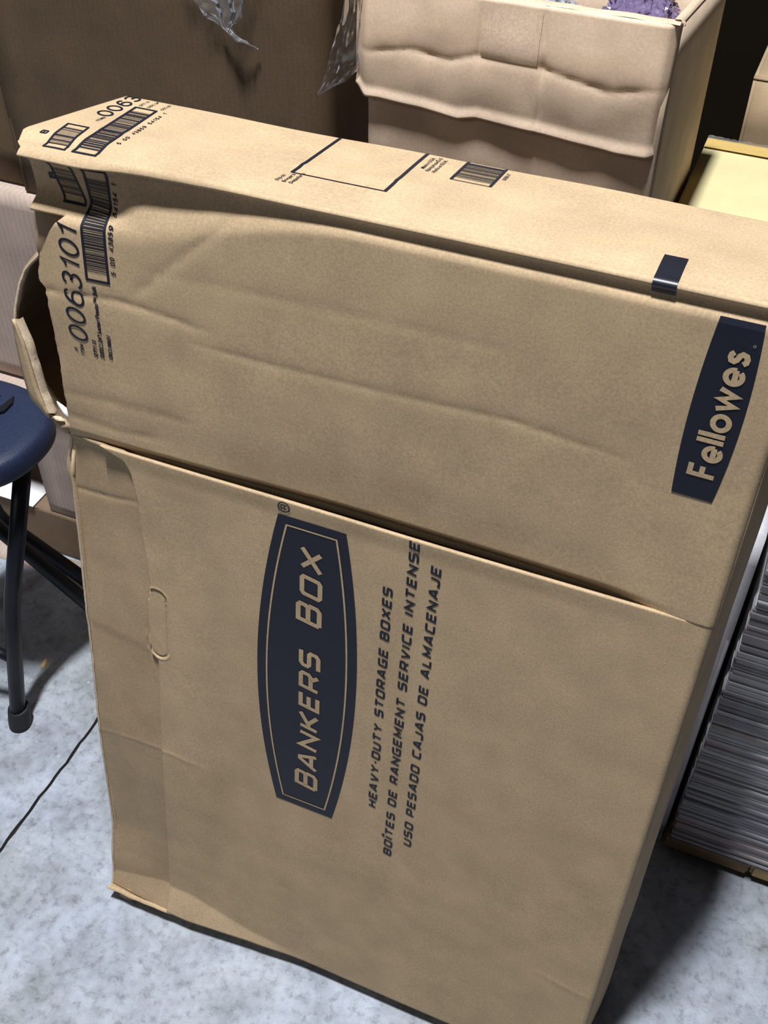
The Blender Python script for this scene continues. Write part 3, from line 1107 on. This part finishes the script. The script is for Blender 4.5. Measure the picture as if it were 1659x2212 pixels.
def closed_carton(name, x0, x1, y0, y1, z0, z1, mat, label, cat='box', group=None, top_mat=None, seam=True, amp=0.0012, seed=0.0):
    cx, cy = (x0 + x1) / 2, (y0 + y1) / 2
    e = empty(name, (cx, cy, z0), label, cat, group)
    a0, a1, b0, b1, h = x0 - cx, x1 - cx, y0 - cy, y1 - cy, z1 - z0
    panel('front_panel', [(a0, b0, 0), (a1, b0, 0), (a1, b0, h), (a0, b0, h)], mat, e, seed=seed, amp=amp)
    panel('right_panel', [(a1, b0, 0), (a1, b1, 0), (a1, b1, h), (a1, b0, h)], mat, e, seed=seed, amp=amp)
    panel('left_panel', [(a0, b1, 0), (a0, b0, 0), (a0, b0, h), (a0, b1, h)], mat, e, seed=seed, amp=amp)
    panel('back_panel', [(a1, b1, 0), (a0, b1, 0), (a0, b1, h), (a1, b1, h)], mat, e, seed=seed, amp=amp)
    m = (b0 + b1) / 2
    g = 0.001 if seam else 0.0
    tm = top_mat or mat
    if not seam:
        panel('top_panel', [(a0, b0, h), (a1, b0, h), (a1, b1, h), (a0, b1, h)], tm, e, seed=seed, amp=amp)
        return e
    panel('top_flap', [(a0, b0, h), (a1, b0, h), (a1, m - g, h), (a0, m - g, h)], tm, e, seed=seed, amp=amp)
    panel('top_flap', [(a0, m + g, h), (a1, m + g, h), (a1, b1, h), (a0, b1, h)], tm, e, seed=seed, amp=amp)
    return e


# upper-left: the big brown carton, its neighbour, and the pale cartons they stand on
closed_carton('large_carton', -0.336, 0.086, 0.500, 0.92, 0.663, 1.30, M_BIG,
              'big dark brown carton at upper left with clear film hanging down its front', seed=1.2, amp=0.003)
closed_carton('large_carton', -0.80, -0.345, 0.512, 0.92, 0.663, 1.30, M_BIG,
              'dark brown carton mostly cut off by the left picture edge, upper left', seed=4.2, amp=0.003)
closed_carton('pale_carton', -0.90, 0.03, 0.492, 0.94, 0.354, 0.659, M_PINK,
              'pinkish pale carton under the big dark brown carton', seed=2.5, amp=0.003)
closed_carton('pale_carton', -0.424, -0.03, 0.480, 0.88, 0.0905, 0.335, M_PINK,
              'greyish pale carton just behind the navy stool seat, lowest in its stack', seed=6.5, amp=0.002)
# the thin tray lid between the two pale cartons shows as a light lip
lid = empty('tray_lid', (-0.44, 0.70, 0.335), 'thin pale cardboard tray lid between the two pale cartons', 'lid')
panel('lid_lip', [(-0.46, -0.232, 0), (0.40, -0.232, 0), (0.40, -0.232, 0.012), (-0.46, -0.232, 0.012)], M_PINK, lid, nz_=2, amp=0.001)
panel('lid_top', [(-0.46, -0.232, 0.012), (0.40, -0.232, 0.012), (0.40, 0.2, 0.012), (-0.46, 0.2, 0.012)], M_PINK, lid, amp=0.0005, solid=0.002)
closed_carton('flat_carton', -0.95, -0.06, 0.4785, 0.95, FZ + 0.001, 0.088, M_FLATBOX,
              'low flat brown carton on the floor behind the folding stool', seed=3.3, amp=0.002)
fl = empty('cardboard_sheet', (-0.38, 0.44, FZ), 'thin cardboard sheet edge on the floor behind the stool legs', 'cardboard')
panel('sheet', [(-0.5, -0.008, 0.001), (0.3, -0.012, 0.001), (0.3, 0.026, 0.013), (-0.5, 0.026, 0.012)], M_PINK, fl, nz_=3, amp=0.001, solid=0.003)
wp_ = empty('paper_sheet', (-0.53, 0.50, 0.0915), 'bright white paper sheet lying left of the greyish pale carton', 'paper')
v, f = grid(spaced(-0.14, 0.075, 0.02), spaced(-0.026, 0.030, 0.01), lambda x, y: (x, y, 0.001 + 0.0015 * nz(x, y, 0, 20)))
mesh_obj('sheet', v, f, M_WHITE, wp_, solid=0.0006)


# ------------------------------------------------------------------ the battered open carton behind the flat one
OB = empty('open_carton', (0.328, 0.47, FZ), 'battered open carton with creased outer flap behind the flat carton, purple bags inside', 'box')
ox, oy, oz = 0.328, 0.47, FZ
X0, X1, Y0, Y1 = 0.200 - ox, 0.452 - ox, 0.362 - oy, 0.60 - oy
ZT = 1.028 - oz


def open_front(s, t, p):
    z = p.z + oz
    return 0.011 * sm(0.76, 0.90, z) * (1 - sm(0.96, 1.0, z)) + 0.0015 * nz(p.x, 0, p.z, 25)


panel('front_panel', [(X0 + 0.002, Y0, 0), (X1 + 0.002, Y0, 0), (X1 + 0.001, Y0, ZT - 0.012), (X0 + 0.001, Y0, ZT - 0.012)], M_OPEN, OB, 30, 60, extra=open_front)
panel('right_panel', [(X1 + 0.002, Y0, 0), (X1 + 0.002, Y1, 0), (X1 + 0.003, Y1, ZT - 0.03), (X1, Y0, ZT - 0.002)], M_OPEN, OB, 14, 30)
panel('left_panel', [(X0, Y1, 0), (X0, Y0, 0), (X0, Y0, ZT - 0.01), (X0, Y1, ZT - 0.01)], M_OPEN, OB)
panel('back_panel', [(X1, Y1, 0), (X0, Y1, 0), (X0, Y1, ZT - 0.03), (X1, Y1, ZT - 0.03)], M_OPEN, OB)
panel('bottom_panel', [(X0, Y0, 0.004), (X1, Y0, 0.004), (X1, Y1, 0.004), (X0, Y1, 0.004)], M_OPEN, OB)

FL_CREASE = [([(0.205, 0.972), (0.241, 0.9785), (0.274, 0.9745), (0.296, 0.9815), (0.353, 0.980), (0.407, 0.9705), (0.443, 0.977)], 0.0017, 0.0065)]
FL_STEEP = [([(0.978, 0.3525), (1.035, 0.3490)], 0.0016, 0.004), ([(0.925, 0.352), (0.978, 0.3535)], 0.0008, 0.004), ([(0.978, 0.2985), (1.035, 0.2995)], 0.0010, 0.003)]


def flap_bottom(x):
    return interp([(0.186, 0.9392), (0.200, 0.9338), (0.212, 0.9345), (0.25, 0.9325), (0.285, 0.9285), (0.30, 0.9318), (0.36, 0.9285), (0.42, 0.9235), (0.452, 0.9245)], x)


def P_flap(x, t):
    zb = flap_bottom(x)
    z = zb + (1.0285 - zb) * t
    y = 0.355 - 0.004 * math.sin(t * math.pi) + 0.0014 * nz(x, 3, z, 28)
    y += crease_sum(x, z, FL_CREASE) + crease_sum(z, x, FL_STEEP)
    y -= 0.0035 * (1 - sm(0.0, 0.10, t)) + 0.0065 * (1 - t)
    # left end wraps back round the corner
    y += 0.012 * (1 - sm(0.186, 0.203, x)) ** 1.2 + 0.010 * sm(0.445, 0.455, x)
    # rolled top edge
    y += 0.006 * sm(0.95, 1.0, t)
    z -= 0.004 * sm(0.97, 1.0, t)
    return (x - ox, y - oy, z - oz)


v, f = grid(dense(0.1865, 0.4535, 0.003, [(0.1865, 0.206, 0.0012), (0.292, 0.304, 0.0012), (0.344, 0.36, 0.0012)]), dense(0, 1, 0.022, [(0.9, 1.0, 0.01)]), P_flap)
ofl = mesh_obj('folded_front_flap', v, f, M_OPEN, OB, solid=0.0035)


def lay_flap(name, x0, x1, t0, t1, mat):
    vv, ff2 = grid(spaced(x0, x1, 0.003), spaced(t0, t1, 0.03), lambda x, t: (P_flap(x, t)[0], P_flap(x, t)[1] - 0.0006, P_flap(x, t)[2]))
    return mesh_obj(name, vv, ff2, mat, ofl)


lay_flap('scuffed_tape_mark', 0.3005, 0.3480, 0.52, 0.92, M_OPEN_GREY)
# raw rims catching the light
v, f = [], []
for i, x in enumerate(spaced(0.186, 0.452, 0.006)):
    z = 1.0255 + 0.0012 * nz(x, 0, 0, 40)
    v += [(x - ox, 0.3568 - oy, z - oz), (x - ox, 0.3640 - oy, z + 0.0012 - oz), (x - ox, 0.367 - oy, z - 0.003 - oz)]
    if i:
        a = (i - 1) * 3
        f += [(a, a + 1, a + 4, a + 3), (a + 1, a + 2, a + 5, a + 4)]
mesh_obj('raw_rim', v, f, M_KRAFT_RAW, OB)
v, f = [], []
for i, t in enumerate(spaced(0, 1, 0.05)):
    y = Y0 + (Y1 - Y0) * t
    z = ZT - 0.002 - 0.028 * t + 0.001
    x = X1 + 0.003 * t
    v += [(x + 0.0008, y, z - 0.002), (x - 0.0005, y, z + 0.0008), (x - 0.0052, y, z + 0.0008)]
    if i:
        a = (i - 1) * 3
        f += [(a, a + 1, a + 4, a + 3), (a + 1, a + 2, a + 5, a + 4)]
mesh_obj('raw_rim', v, f, M_KRAFT_RAW, OB)


# crumpled bags inside the open carton
def crumpled_bag(name, centre, r, mat, label, seed, group):
    bm = bmesh.new()
    bmesh.ops.create_icosphere(bm, subdivisions=5, radius=1.0)
    for vert in bm.verts:
        p = vert.co.copy()
        k = 1 + 0.28 * mnoise.noise(p * 2.1 + Vector((seed, 0, 0))) - 0.30 * abs(mnoise.noise(p * 4.3 + Vector((0, seed, 0)))) - 0.14 * abs(mnoise.noise(p * 9 + Vector((0, 0, seed))))
        vert.co = Vector((p.x * r[0] * k, p.y * r[1] * k, p.z * r[2] * k))
    me = bpy.data.meshes.new(name)
    bm.to_mesh(me)
    bm.free()
    me.materials.append(mat)
    o = bpy.data.objects.new(name, me)
    col.objects.link(o)
    o.location = centre
    return tag(o, label, 'bag', group)


crumpled_bag('plastic_bag', (0.262, 0.455, 0.985), (0.042, 0.060, 0.036), M_PURPLE, 'purple crumpled plastic bag at the left inside the open carton', 1.0, 'bags in the open carton')
crumpled_bag('plastic_bag', (0.402, 0.465, 0.990), (0.032, 0.066, 0.032), M_PURPLE, 'purple crumpled plastic bag at the right inside the open carton', 5.0, 'bags in the open carton')
crumpled_bag('plastic_bag', (0.338, 0.425, 0.988), (0.020, 0.034, 0.026), M_PALEBAG, 'pale clear crumpled bag between the two purple bags', 9.0, 'bags in the open carton')


# ------------------------------------------------------------------ loose clear film
def film(name, left, right, mat, label, amp, seed, n=40, m=26):
    """crumpled sheet spanned between two edge curves (lists of 3-D points)"""
    Lp, Rp = densify(left, 10), densify(right, 10)
    k = min(len(Lp), len(Rp))
    v = []
    for i in range(k):
        a, b = Vector(Lp[i]), Vector(Rp[i])
        for j in range(m + 1):
            t = j / m
            p = a * (1 - t) + b * t
            d = amp * (0.5 * mnoise.noise(p * 28 + Vector((seed, 0, 0))) + 0.55 * abs(mnoise.noise(Vector((t * 5 + seed, i * 0.035, seed)))) + 0.35 * abs(mnoise.noise(p * 75 + Vector((0, seed, 0)))))
            e = amp * 0.10 * mnoise.noise(p * 80 + Vector((0, 0, seed)))
            p = p + Vector((e, -abs(d), e))
            v.append(tuple(p))
    f = [(i * (m + 1) + j, i * (m + 1) + j + 1, (i + 1) * (m + 1) + j + 1, (i + 1) * (m + 1) + j) for i in range(k - 1) for j in range(m)]
    o = mesh_obj(name, v, f, mat, None)
    return tag(o, label, 'film')


# strand on the big brown carton (its front is at y = 0.50)
film('plastic_film', [(-0.070, 0.492, 0.985), (-0.056, 0.494, 0.940), (-0.042, 0.494, 0.920), (-0.026, 0.495, 0.910), (-0.008, 0.495, 0.901), (0.004, 0.495, 0.8985), (0.0150, 0.496, 0.8930)],
     [(0.025, 0.492, 0.985), (0.010, 0.494, 0.945), (0.004, 0.494, 0.925), (-0.010, 0.495, 0.913), (0.000, 0.495, 0.9050), (0.008, 0.495, 0.9010), (0.0160, 0.496, 0.8935)],
     M_FILM, 'strand of clear plastic film hanging on the big brown carton front', 0.013, 2.0)
# bag corner hanging out of the open carton
film('plastic_film', [(0.190, 0.350, 1.045), (0.180, 0.348, 1.000), (0.172, 0.346, 0.975), (0.164, 0.346, 0.950), (0.1585, 0.346, 0.934), (0.1565, 0.346, 0.929)],
     [(0.196, 0.362, 1.045), (0.194, 0.362, 1.000), (0.194, 0.362, 0.975), (0.193, 0.362, 0.955), (0.180, 0.356, 0.941), (0.1575, 0.347, 0.929)],
     M_FILM, 'corner of a clear plastic bag hanging at the left of the open carton', 0.010, 6.0)

# ------------------------------------------------------------------ right side: yellow-topped carton, tan carton, magazine stacks, pallet
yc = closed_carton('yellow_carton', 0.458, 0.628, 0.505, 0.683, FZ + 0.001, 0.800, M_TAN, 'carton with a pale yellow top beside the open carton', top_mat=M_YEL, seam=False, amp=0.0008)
cx, cy = (0.458 + 0.628) / 2, (0.505 + 0.683) / 2
hz = 0.800 - (FZ + 0.001)
v, f = grid(spaced(-0.085, 0.085, 0.012), spaced(0.064, 0.0905, 0.004), lambda x, y: (x, y, hz + 0.0022 - 0.4 * max(0, y - 0.087)))
mesh_obj('tape_strip', v, f, M_YTAPE, yc)
v, f = grid(spaced(-0.085, 0.085, 0.003), spaced(0.083, 0.098, 0.003), lambda x, y: (x, y, hz + 0.003 + 0.003 * abs(nz(x, y, 1, 130)) - 0.5 * max(0, y - 0.09)))
mesh_obj('film_edge', v, f, M_FILM, yc)
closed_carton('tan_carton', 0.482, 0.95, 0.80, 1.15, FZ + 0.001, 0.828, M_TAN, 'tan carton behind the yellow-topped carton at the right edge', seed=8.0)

pal = empty('wooden_pallet', (0.86, 0.50, FZ), 'dark wooden pallet under the magazine stack, lower right', 'pallet')


def block(name, x0, x1, y0, y1, z0, z1, mat, parent, bev=0.0015, jit=0.0):
    bm = bmesh.new()
    bmesh.ops.create_cube(bm, size=1.0)
    for vv in bm.verts:
        vv.co = Vector(((x0 + x1) / 2 + vv.co.x * (x1 - x0), (y0 + y1) / 2 + vv.co.y * (y1 - y0), (z0 + z1) / 2 + vv.co.z * (z1 - z0)))
    if bev:
        bmesh.ops.bevel(bm, geom=bm.edges[:], offset=bev, segments=2, affect='EDGES')
    me = bpy.data.meshes.new(name)
    bm.to_mesh(me)
    bm.free()
    me.materials.append(mat)
    return link(bpy.data.objects.new(name, me), parent)


for i in range(3):
    block('stringer', -0.228 + i * 0.24, -0.192 + i * 0.24, -0.15, 0.27, 0.0, 0.012, M_WOOD, pal)
for i in range(3):
    y = -0.168 + i * 0.125
    block('deck_board', -0.230, -0.118 if i == 0 else 0.34, y, y + 0.10, 0.012, 0.040, M_WOOD, pal, bev=0.003)
    if i == 0:
        block('deck_board', -0.116, 0.34, y, y + 0.10, 0.012, 0.040, M_WOODY, pal, bev=0.004)

st = empty('magazine_stack', (0.80, 0.45, FZ + 0.040), 'tall stack of grey-edged magazines on the pallet, lower right', 'stack')
z = 0.001
rnd = random.Random(4)
base_me = {}
while z < 0.545:
    h = rnd.choice([0.0045, 0.006, 0.0075, 0.009])
    mi = rnd.choices(range(6), weights=[5, 4, 3, 2, 1.2, 0.8])[0]
    if z < 0.05:
        mi = rnd.choice([2, 4, 5, 0])
    key = (h, mi)
    if key not in base_me:
        o = block('magazine', -0.162, 0.162, -0.118, 0.12, 0, h - 0.0006, M_PAPER[mi], st, bev=0.0008)
        base_me[key] = o.data
    else:
        o = bpy.data.objects.new('magazine', base_me[key])
        link(o, st)
    o.location = (rnd.uniform(-0.002, 0.002), rnd.uniform(-0.002, 0.002), z)
    z += h
stack_top = z
vw = []
film_f = []
zz = spaced(0.0, stack_top, 0.02)
per = [(-0.165, 0.12), (-0.1655, -0.119), (-0.162, -0.1225), (0.165, -0.1225)]
per_d = densify([(a, b) for a, b in per], 10)
for k, q in enumerate(zz):
    for (a, b) in per_d:
        d = 0.0015 * abs(nz(a, b, q, 40))
        vw.append((a - (d if a < -0.164 else 0), b - (d if b < -0.12 else 0), q))
    if k:
        m = len(per_d)
        film_f += [((k - 1) * m + i, (k - 1) * m + i + 1, k * m + i + 1, k * m + i) for i in range(m - 1)]
M_WRAP = clear_film('stretch_wrap', (0.99, 0.99, 1.0), haze=0.05, rough=0.2, gloss=0.35)
mesh_obj('stretch_wrap', vw, film_f, M_WRAP, st)

closed_carton('grey_carton', 0.475, 0.6285, 0.345, 0.498, FZ + 0.001, 0.565, M_GREYBOX,
              'plain grey carton wedged between the flat carton and the magazine stack', seed=9.0, seam=False)
gc = empty('crate', (0.80, 0.46, FZ + 0.040 + stack_top + 0.001), 'dark green plastic crate on top of the magazine stack', 'crate')
for nm, a in (('crate_front', (-0.166, 0.17, -0.115, -0.107)), ('crate_back', (-0.166, 0.17, 0.117, 0.125)), ('crate_side', (-0.166, -0.158, -0.107, 0.117)), ('crate_side', (0.162, 0.17, -0.107, 0.117))):
    block(nm, a[0], a[1], a[2], a[3], 0, 0.12, M_GREEN, gc, bev=0.002)
block('crate_floor', -0.158, 0.162, -0.107, 0.117, 0, 0.006, M_GREEN, gc)
block('crate_rim', -0.168, 0.175, -0.122, -0.112, 0.105, 0.12, M_GREEN, gc, bev=0.003)


# ------------------------------------------------------------------ the folding stool
def tube(name, pts, r, mat, parent, seg=14, fillet=0.03, n_f=6):
    P = [Vector(p) for p in pts]
    path = [P[0]]
    for i in range(1, len(P) - 1):
        d1 = (P[i - 1] - P[i])
        d2 = (P[i + 1] - P[i])
        k = min(fillet, d1.length * 0.45, d2.length * 0.45)
        a, b = P[i] + d1.normalized() * k, P[i] + d2.normalized() * k
        for j in range(n_f + 1):
            t = j / n_f
            path.append(a * (1 - t) ** 2 + P[i] * 2 * t * (1 - t) + b * t * t)
    path.append(P[-1])
    v, f = [], []
    up = Vector((0.3, 0.9, 0.2))
    for i, p in enumerate(path):
        d = (path[min(i + 1, len(path) - 1)] - path[max(i - 1, 0)]).normalized()
        u = d.cross(up).normalized()
        w = d.cross(u).normalized()
        rr = r[i] if isinstance(r, list) else r
        for k in range(seg):
            a = 2 * math.pi * k / seg
            v.append(p + u * math.cos(a) * rr + w * math.sin(a) * rr)
        if i:
            for k in range(seg):
                a0 = (i - 1) * seg + k
                a1 = (i - 1) * seg + (k + 1) % seg
                f.append((a0, a1, a1 + seg, a0 + seg))
    f.append(tuple(range(seg - 1, -1, -1)))
    f.append(tuple(range((len(path) - 1) * seg, len(path) * seg)))
    return mesh_obj(name, v, f, mat, parent)


SX, SY = -0.326, 0.284
stool = empty('folding_stool', (SX, SY, FZ), 'navy plastic folding stool with black tube legs at left', 'stool')
rel = lambda x, y, z: (x - SX, y - SY, z - FZ)
# seat: rounded plan with a soft rolled edge
prof = [(0.0, 0.0), (0.45, 0.0), (0.80, -0.0005), (0.93, -0.003), (0.975, -0.008), (0.995, -0.016), (1.0, -0.026), (0.992, -0.034), (0.96, -0.037), (0.90, -0.036), (0.0, -0.034)]
nS = 72


def seat_r(a, k):
    e = 2.35
    c, s = abs(math.cos(a)), abs(math.sin(a))
    d = ((c / 0.106) ** e + (s / 0.095) ** e) ** (-1 / e)
    return d * k


v, f = [], []
ZS = 0.455
for i, (k, dz) in enumerate(prof):
    kk = max(k, 0.001)
    for j in range(nS):
        a = 2 * math.pi * j / nS
        d = seat_r(a, kk)
        v.append(rel(SX + d * math.cos(a), SY + d * math.sin(a), ZS + dz + 0.003 * (k ** 4 if k < 0.8 else 0.4)))
    if i:
        for j in range(nS):
            a0 = (i - 1) * nS + j
            a1 = (i - 1) * nS + (j + 1) % nS
            f.append((a0, a0 + nS, a1 + nS, a1))
seat = mesh_obj('seat', v, f, M_NAVY, stool)
# grip recess in the seat
hx, hy = -0.304, 0.338
ring = []
for j in range(20):
    a = 2 * math.pi * j / 20
    ring.append((math.cos(a), math.sin(a)))
v, f = [], []
for k, (sc_, dz) in enumerate(((1.0, 0.0026), (0.93, 0.0036), (0.86, 0.0020))):
    for (a, b) in ring:
        u, w = a * 0.036 * sc_, b * 0.022 * sc_
        v.append(rel(hx - 0.045 + u, hy - 0.006 + w + 0.12 * u, ZS + dz))
    if k:
        for j in range(20):
            a0 = (k - 1) * 20 + j
            a1 = (k - 1) * 20 + (j + 1) % 20
            f.append((a0, a1, a1 + 20, a0 + 20))
f.append(tuple(range(40, 60)))
mesh_obj('grip_plate', v, f, M_GREYP, seat)
slot = [(0.003, 0.020), (0.010, 0.008), (0.011, -0.010), (0.004, -0.020), (-0.001, -0.012), (0.002, 0.004)]
v = [rel(hx + 0.005 + a, hy - 0.012 + b, ZS + 0.0044) for a, b in slot] + [rel(hx + 0.005 + a, hy - 0.012 + b, ZS + 0.001) for a, b in slot]
m = len(slot)
f = [tuple(range(m - 1, -1, -1))] + [(i, (i + 1) % m, (i + 1) % m + m, i + m) for i in range(m)]
mesh_obj('grip_slot', v, f, M_BLACK, seat, smooth=False)
RT = 0.0112
tube('leg', [rel(-0.2790, 0.1630, FZ + 0.012), rel(-0.2755, 0.2150, 0.195), rel(-0.2380, 0.2750, 0.425)], RT, M_BLACK, stool)
tube('leg', [rel(-0.5100, 0.1000, FZ + 0.012), rel(-0.5060, 0.1560, 0.195), rel(-0.4150, 0.2450, 0.425)], RT, M_BLACK, stool)
tube('leg', [rel(-0.2050, 0.3550, FZ + 0.012), rel(-0.4000, 0.3300, 0.215), rel(-0.4050, 0.3000, 0.425)], RT, M_BLACK, stool)
tube('leg', [rel(-0.2500, 0.4080, FZ + 0.012), rel(-0.4200, 0.3700, 0.170), rel(-0.4050, 0.3350, 0.425)], RT, M_BLACK, stool)
tube('cross_bar', [rel(-0.2785, 0.1930, 0.105), rel(-0.3300, 0.1880, 0.122), rel(-0.5080, 0.1280, 0.105)], 0.0075, M_BLACK, stool)
for (x, y, dx, dy) in ((-0.279, 0.163, 0.0, 0.006), (-0.510, 0.100, 0.0, 0.006), (-0.205, 0.355, -0.02, -0.003), (-0.250, 0.408, -0.02, -0.003)):
    v, f = [], []
    pr = [(0.0005, 0.0), (0.0140, 0.0), (0.0162, 0.003), (0.0165, 0.012), (0.0158, 0.030), (0.0150, 0.0335), (0.0118, 0.0340)]
    for i, (r_, h_) in enumerate(pr):
        for j in range(18):
            a = 2 * math.pi * j / 18
            v.append(rel(x + dx * (h_ / 0.034) + r_ * math.cos(a), y + dy * (h_ / 0.034) * 1.4 + r_ * math.sin(a), FZ + h_))
        if i:
            for j in range(18):
                a0 = (i - 1) * 18 + j
                a1 = (i - 1) * 18 + (j + 1) % 18
                f.append((a0, a1, a1 + 18, a0 + 18))
    mesh_obj('foot_cap', v, f, M_RUBBER, stool)

# ------------------------------------------------------------------ bits on the floor
v = [(-0.004, -0.009, 0), (0.004, -0.010, 0), (0.006, 0.002, 0), (0.001, 0.012, 0), (-0.003, 0.004, 0),
     (-0.003, -0.008, 0.003), (0.003, -0.009, 0.0035), (0.004, 0.002, 0.004), (0.001, 0.010, 0.002), (-0.002, 0.004, 0.0035)]
f = [(4, 3, 2, 1, 0), (5, 6, 7, 8, 9)] + [(i, (i + 1) % 5, (i + 1) % 5 + 5, i + 5) for i in range(5)]
chip = mesh_obj('wood_chip', v, f, M_CHIP, smooth=False)
chip.location = (-0.314, 0.272, FZ)
chip.rotation_euler.z = 0.35
tag(chip, 'small pale wood chip on the floor beside the stool leg', 'chip')
gm = None
rnd = random.Random(21)
spots = [(-0.232, 0.268), (-0.205, 0.255), (-0.196, 0.14), (-0.188, 0.10), (-0.172, 0.045), (-0.170, 0.215), (-0.176, 0.16), (-0.19, 0.07)]
for i, (x, y) in enumerate(spots):
    if gm is None:
        v = [(-0.0016, -0.0010, 0), (0.0018, -0.0012, 0), (0.0006, 0.0016, 0), (0.0002, 0.0, 0.0014)]
        f = [(2, 1, 0), (0, 1, 3), (1, 2, 3), (2, 0, 3)]
        o = mesh_obj('grit_crumb', v, f, M_SPECK, smooth=False)
        gm = o.data
    else:
        o = link(bpy.data.objects.new('grit_crumb', gm))
    o.location = (x, y, FZ)
    o.rotation_euler.z = rnd.uniform(0, 6)
    k = rnd.uniform(0.6, 1.2)
    o.scale = (k, k, k)
    tag(o, 'tiny shiny crumb of grit on the concrete near the floor joint', 'grit', 'grit near the floor joint')
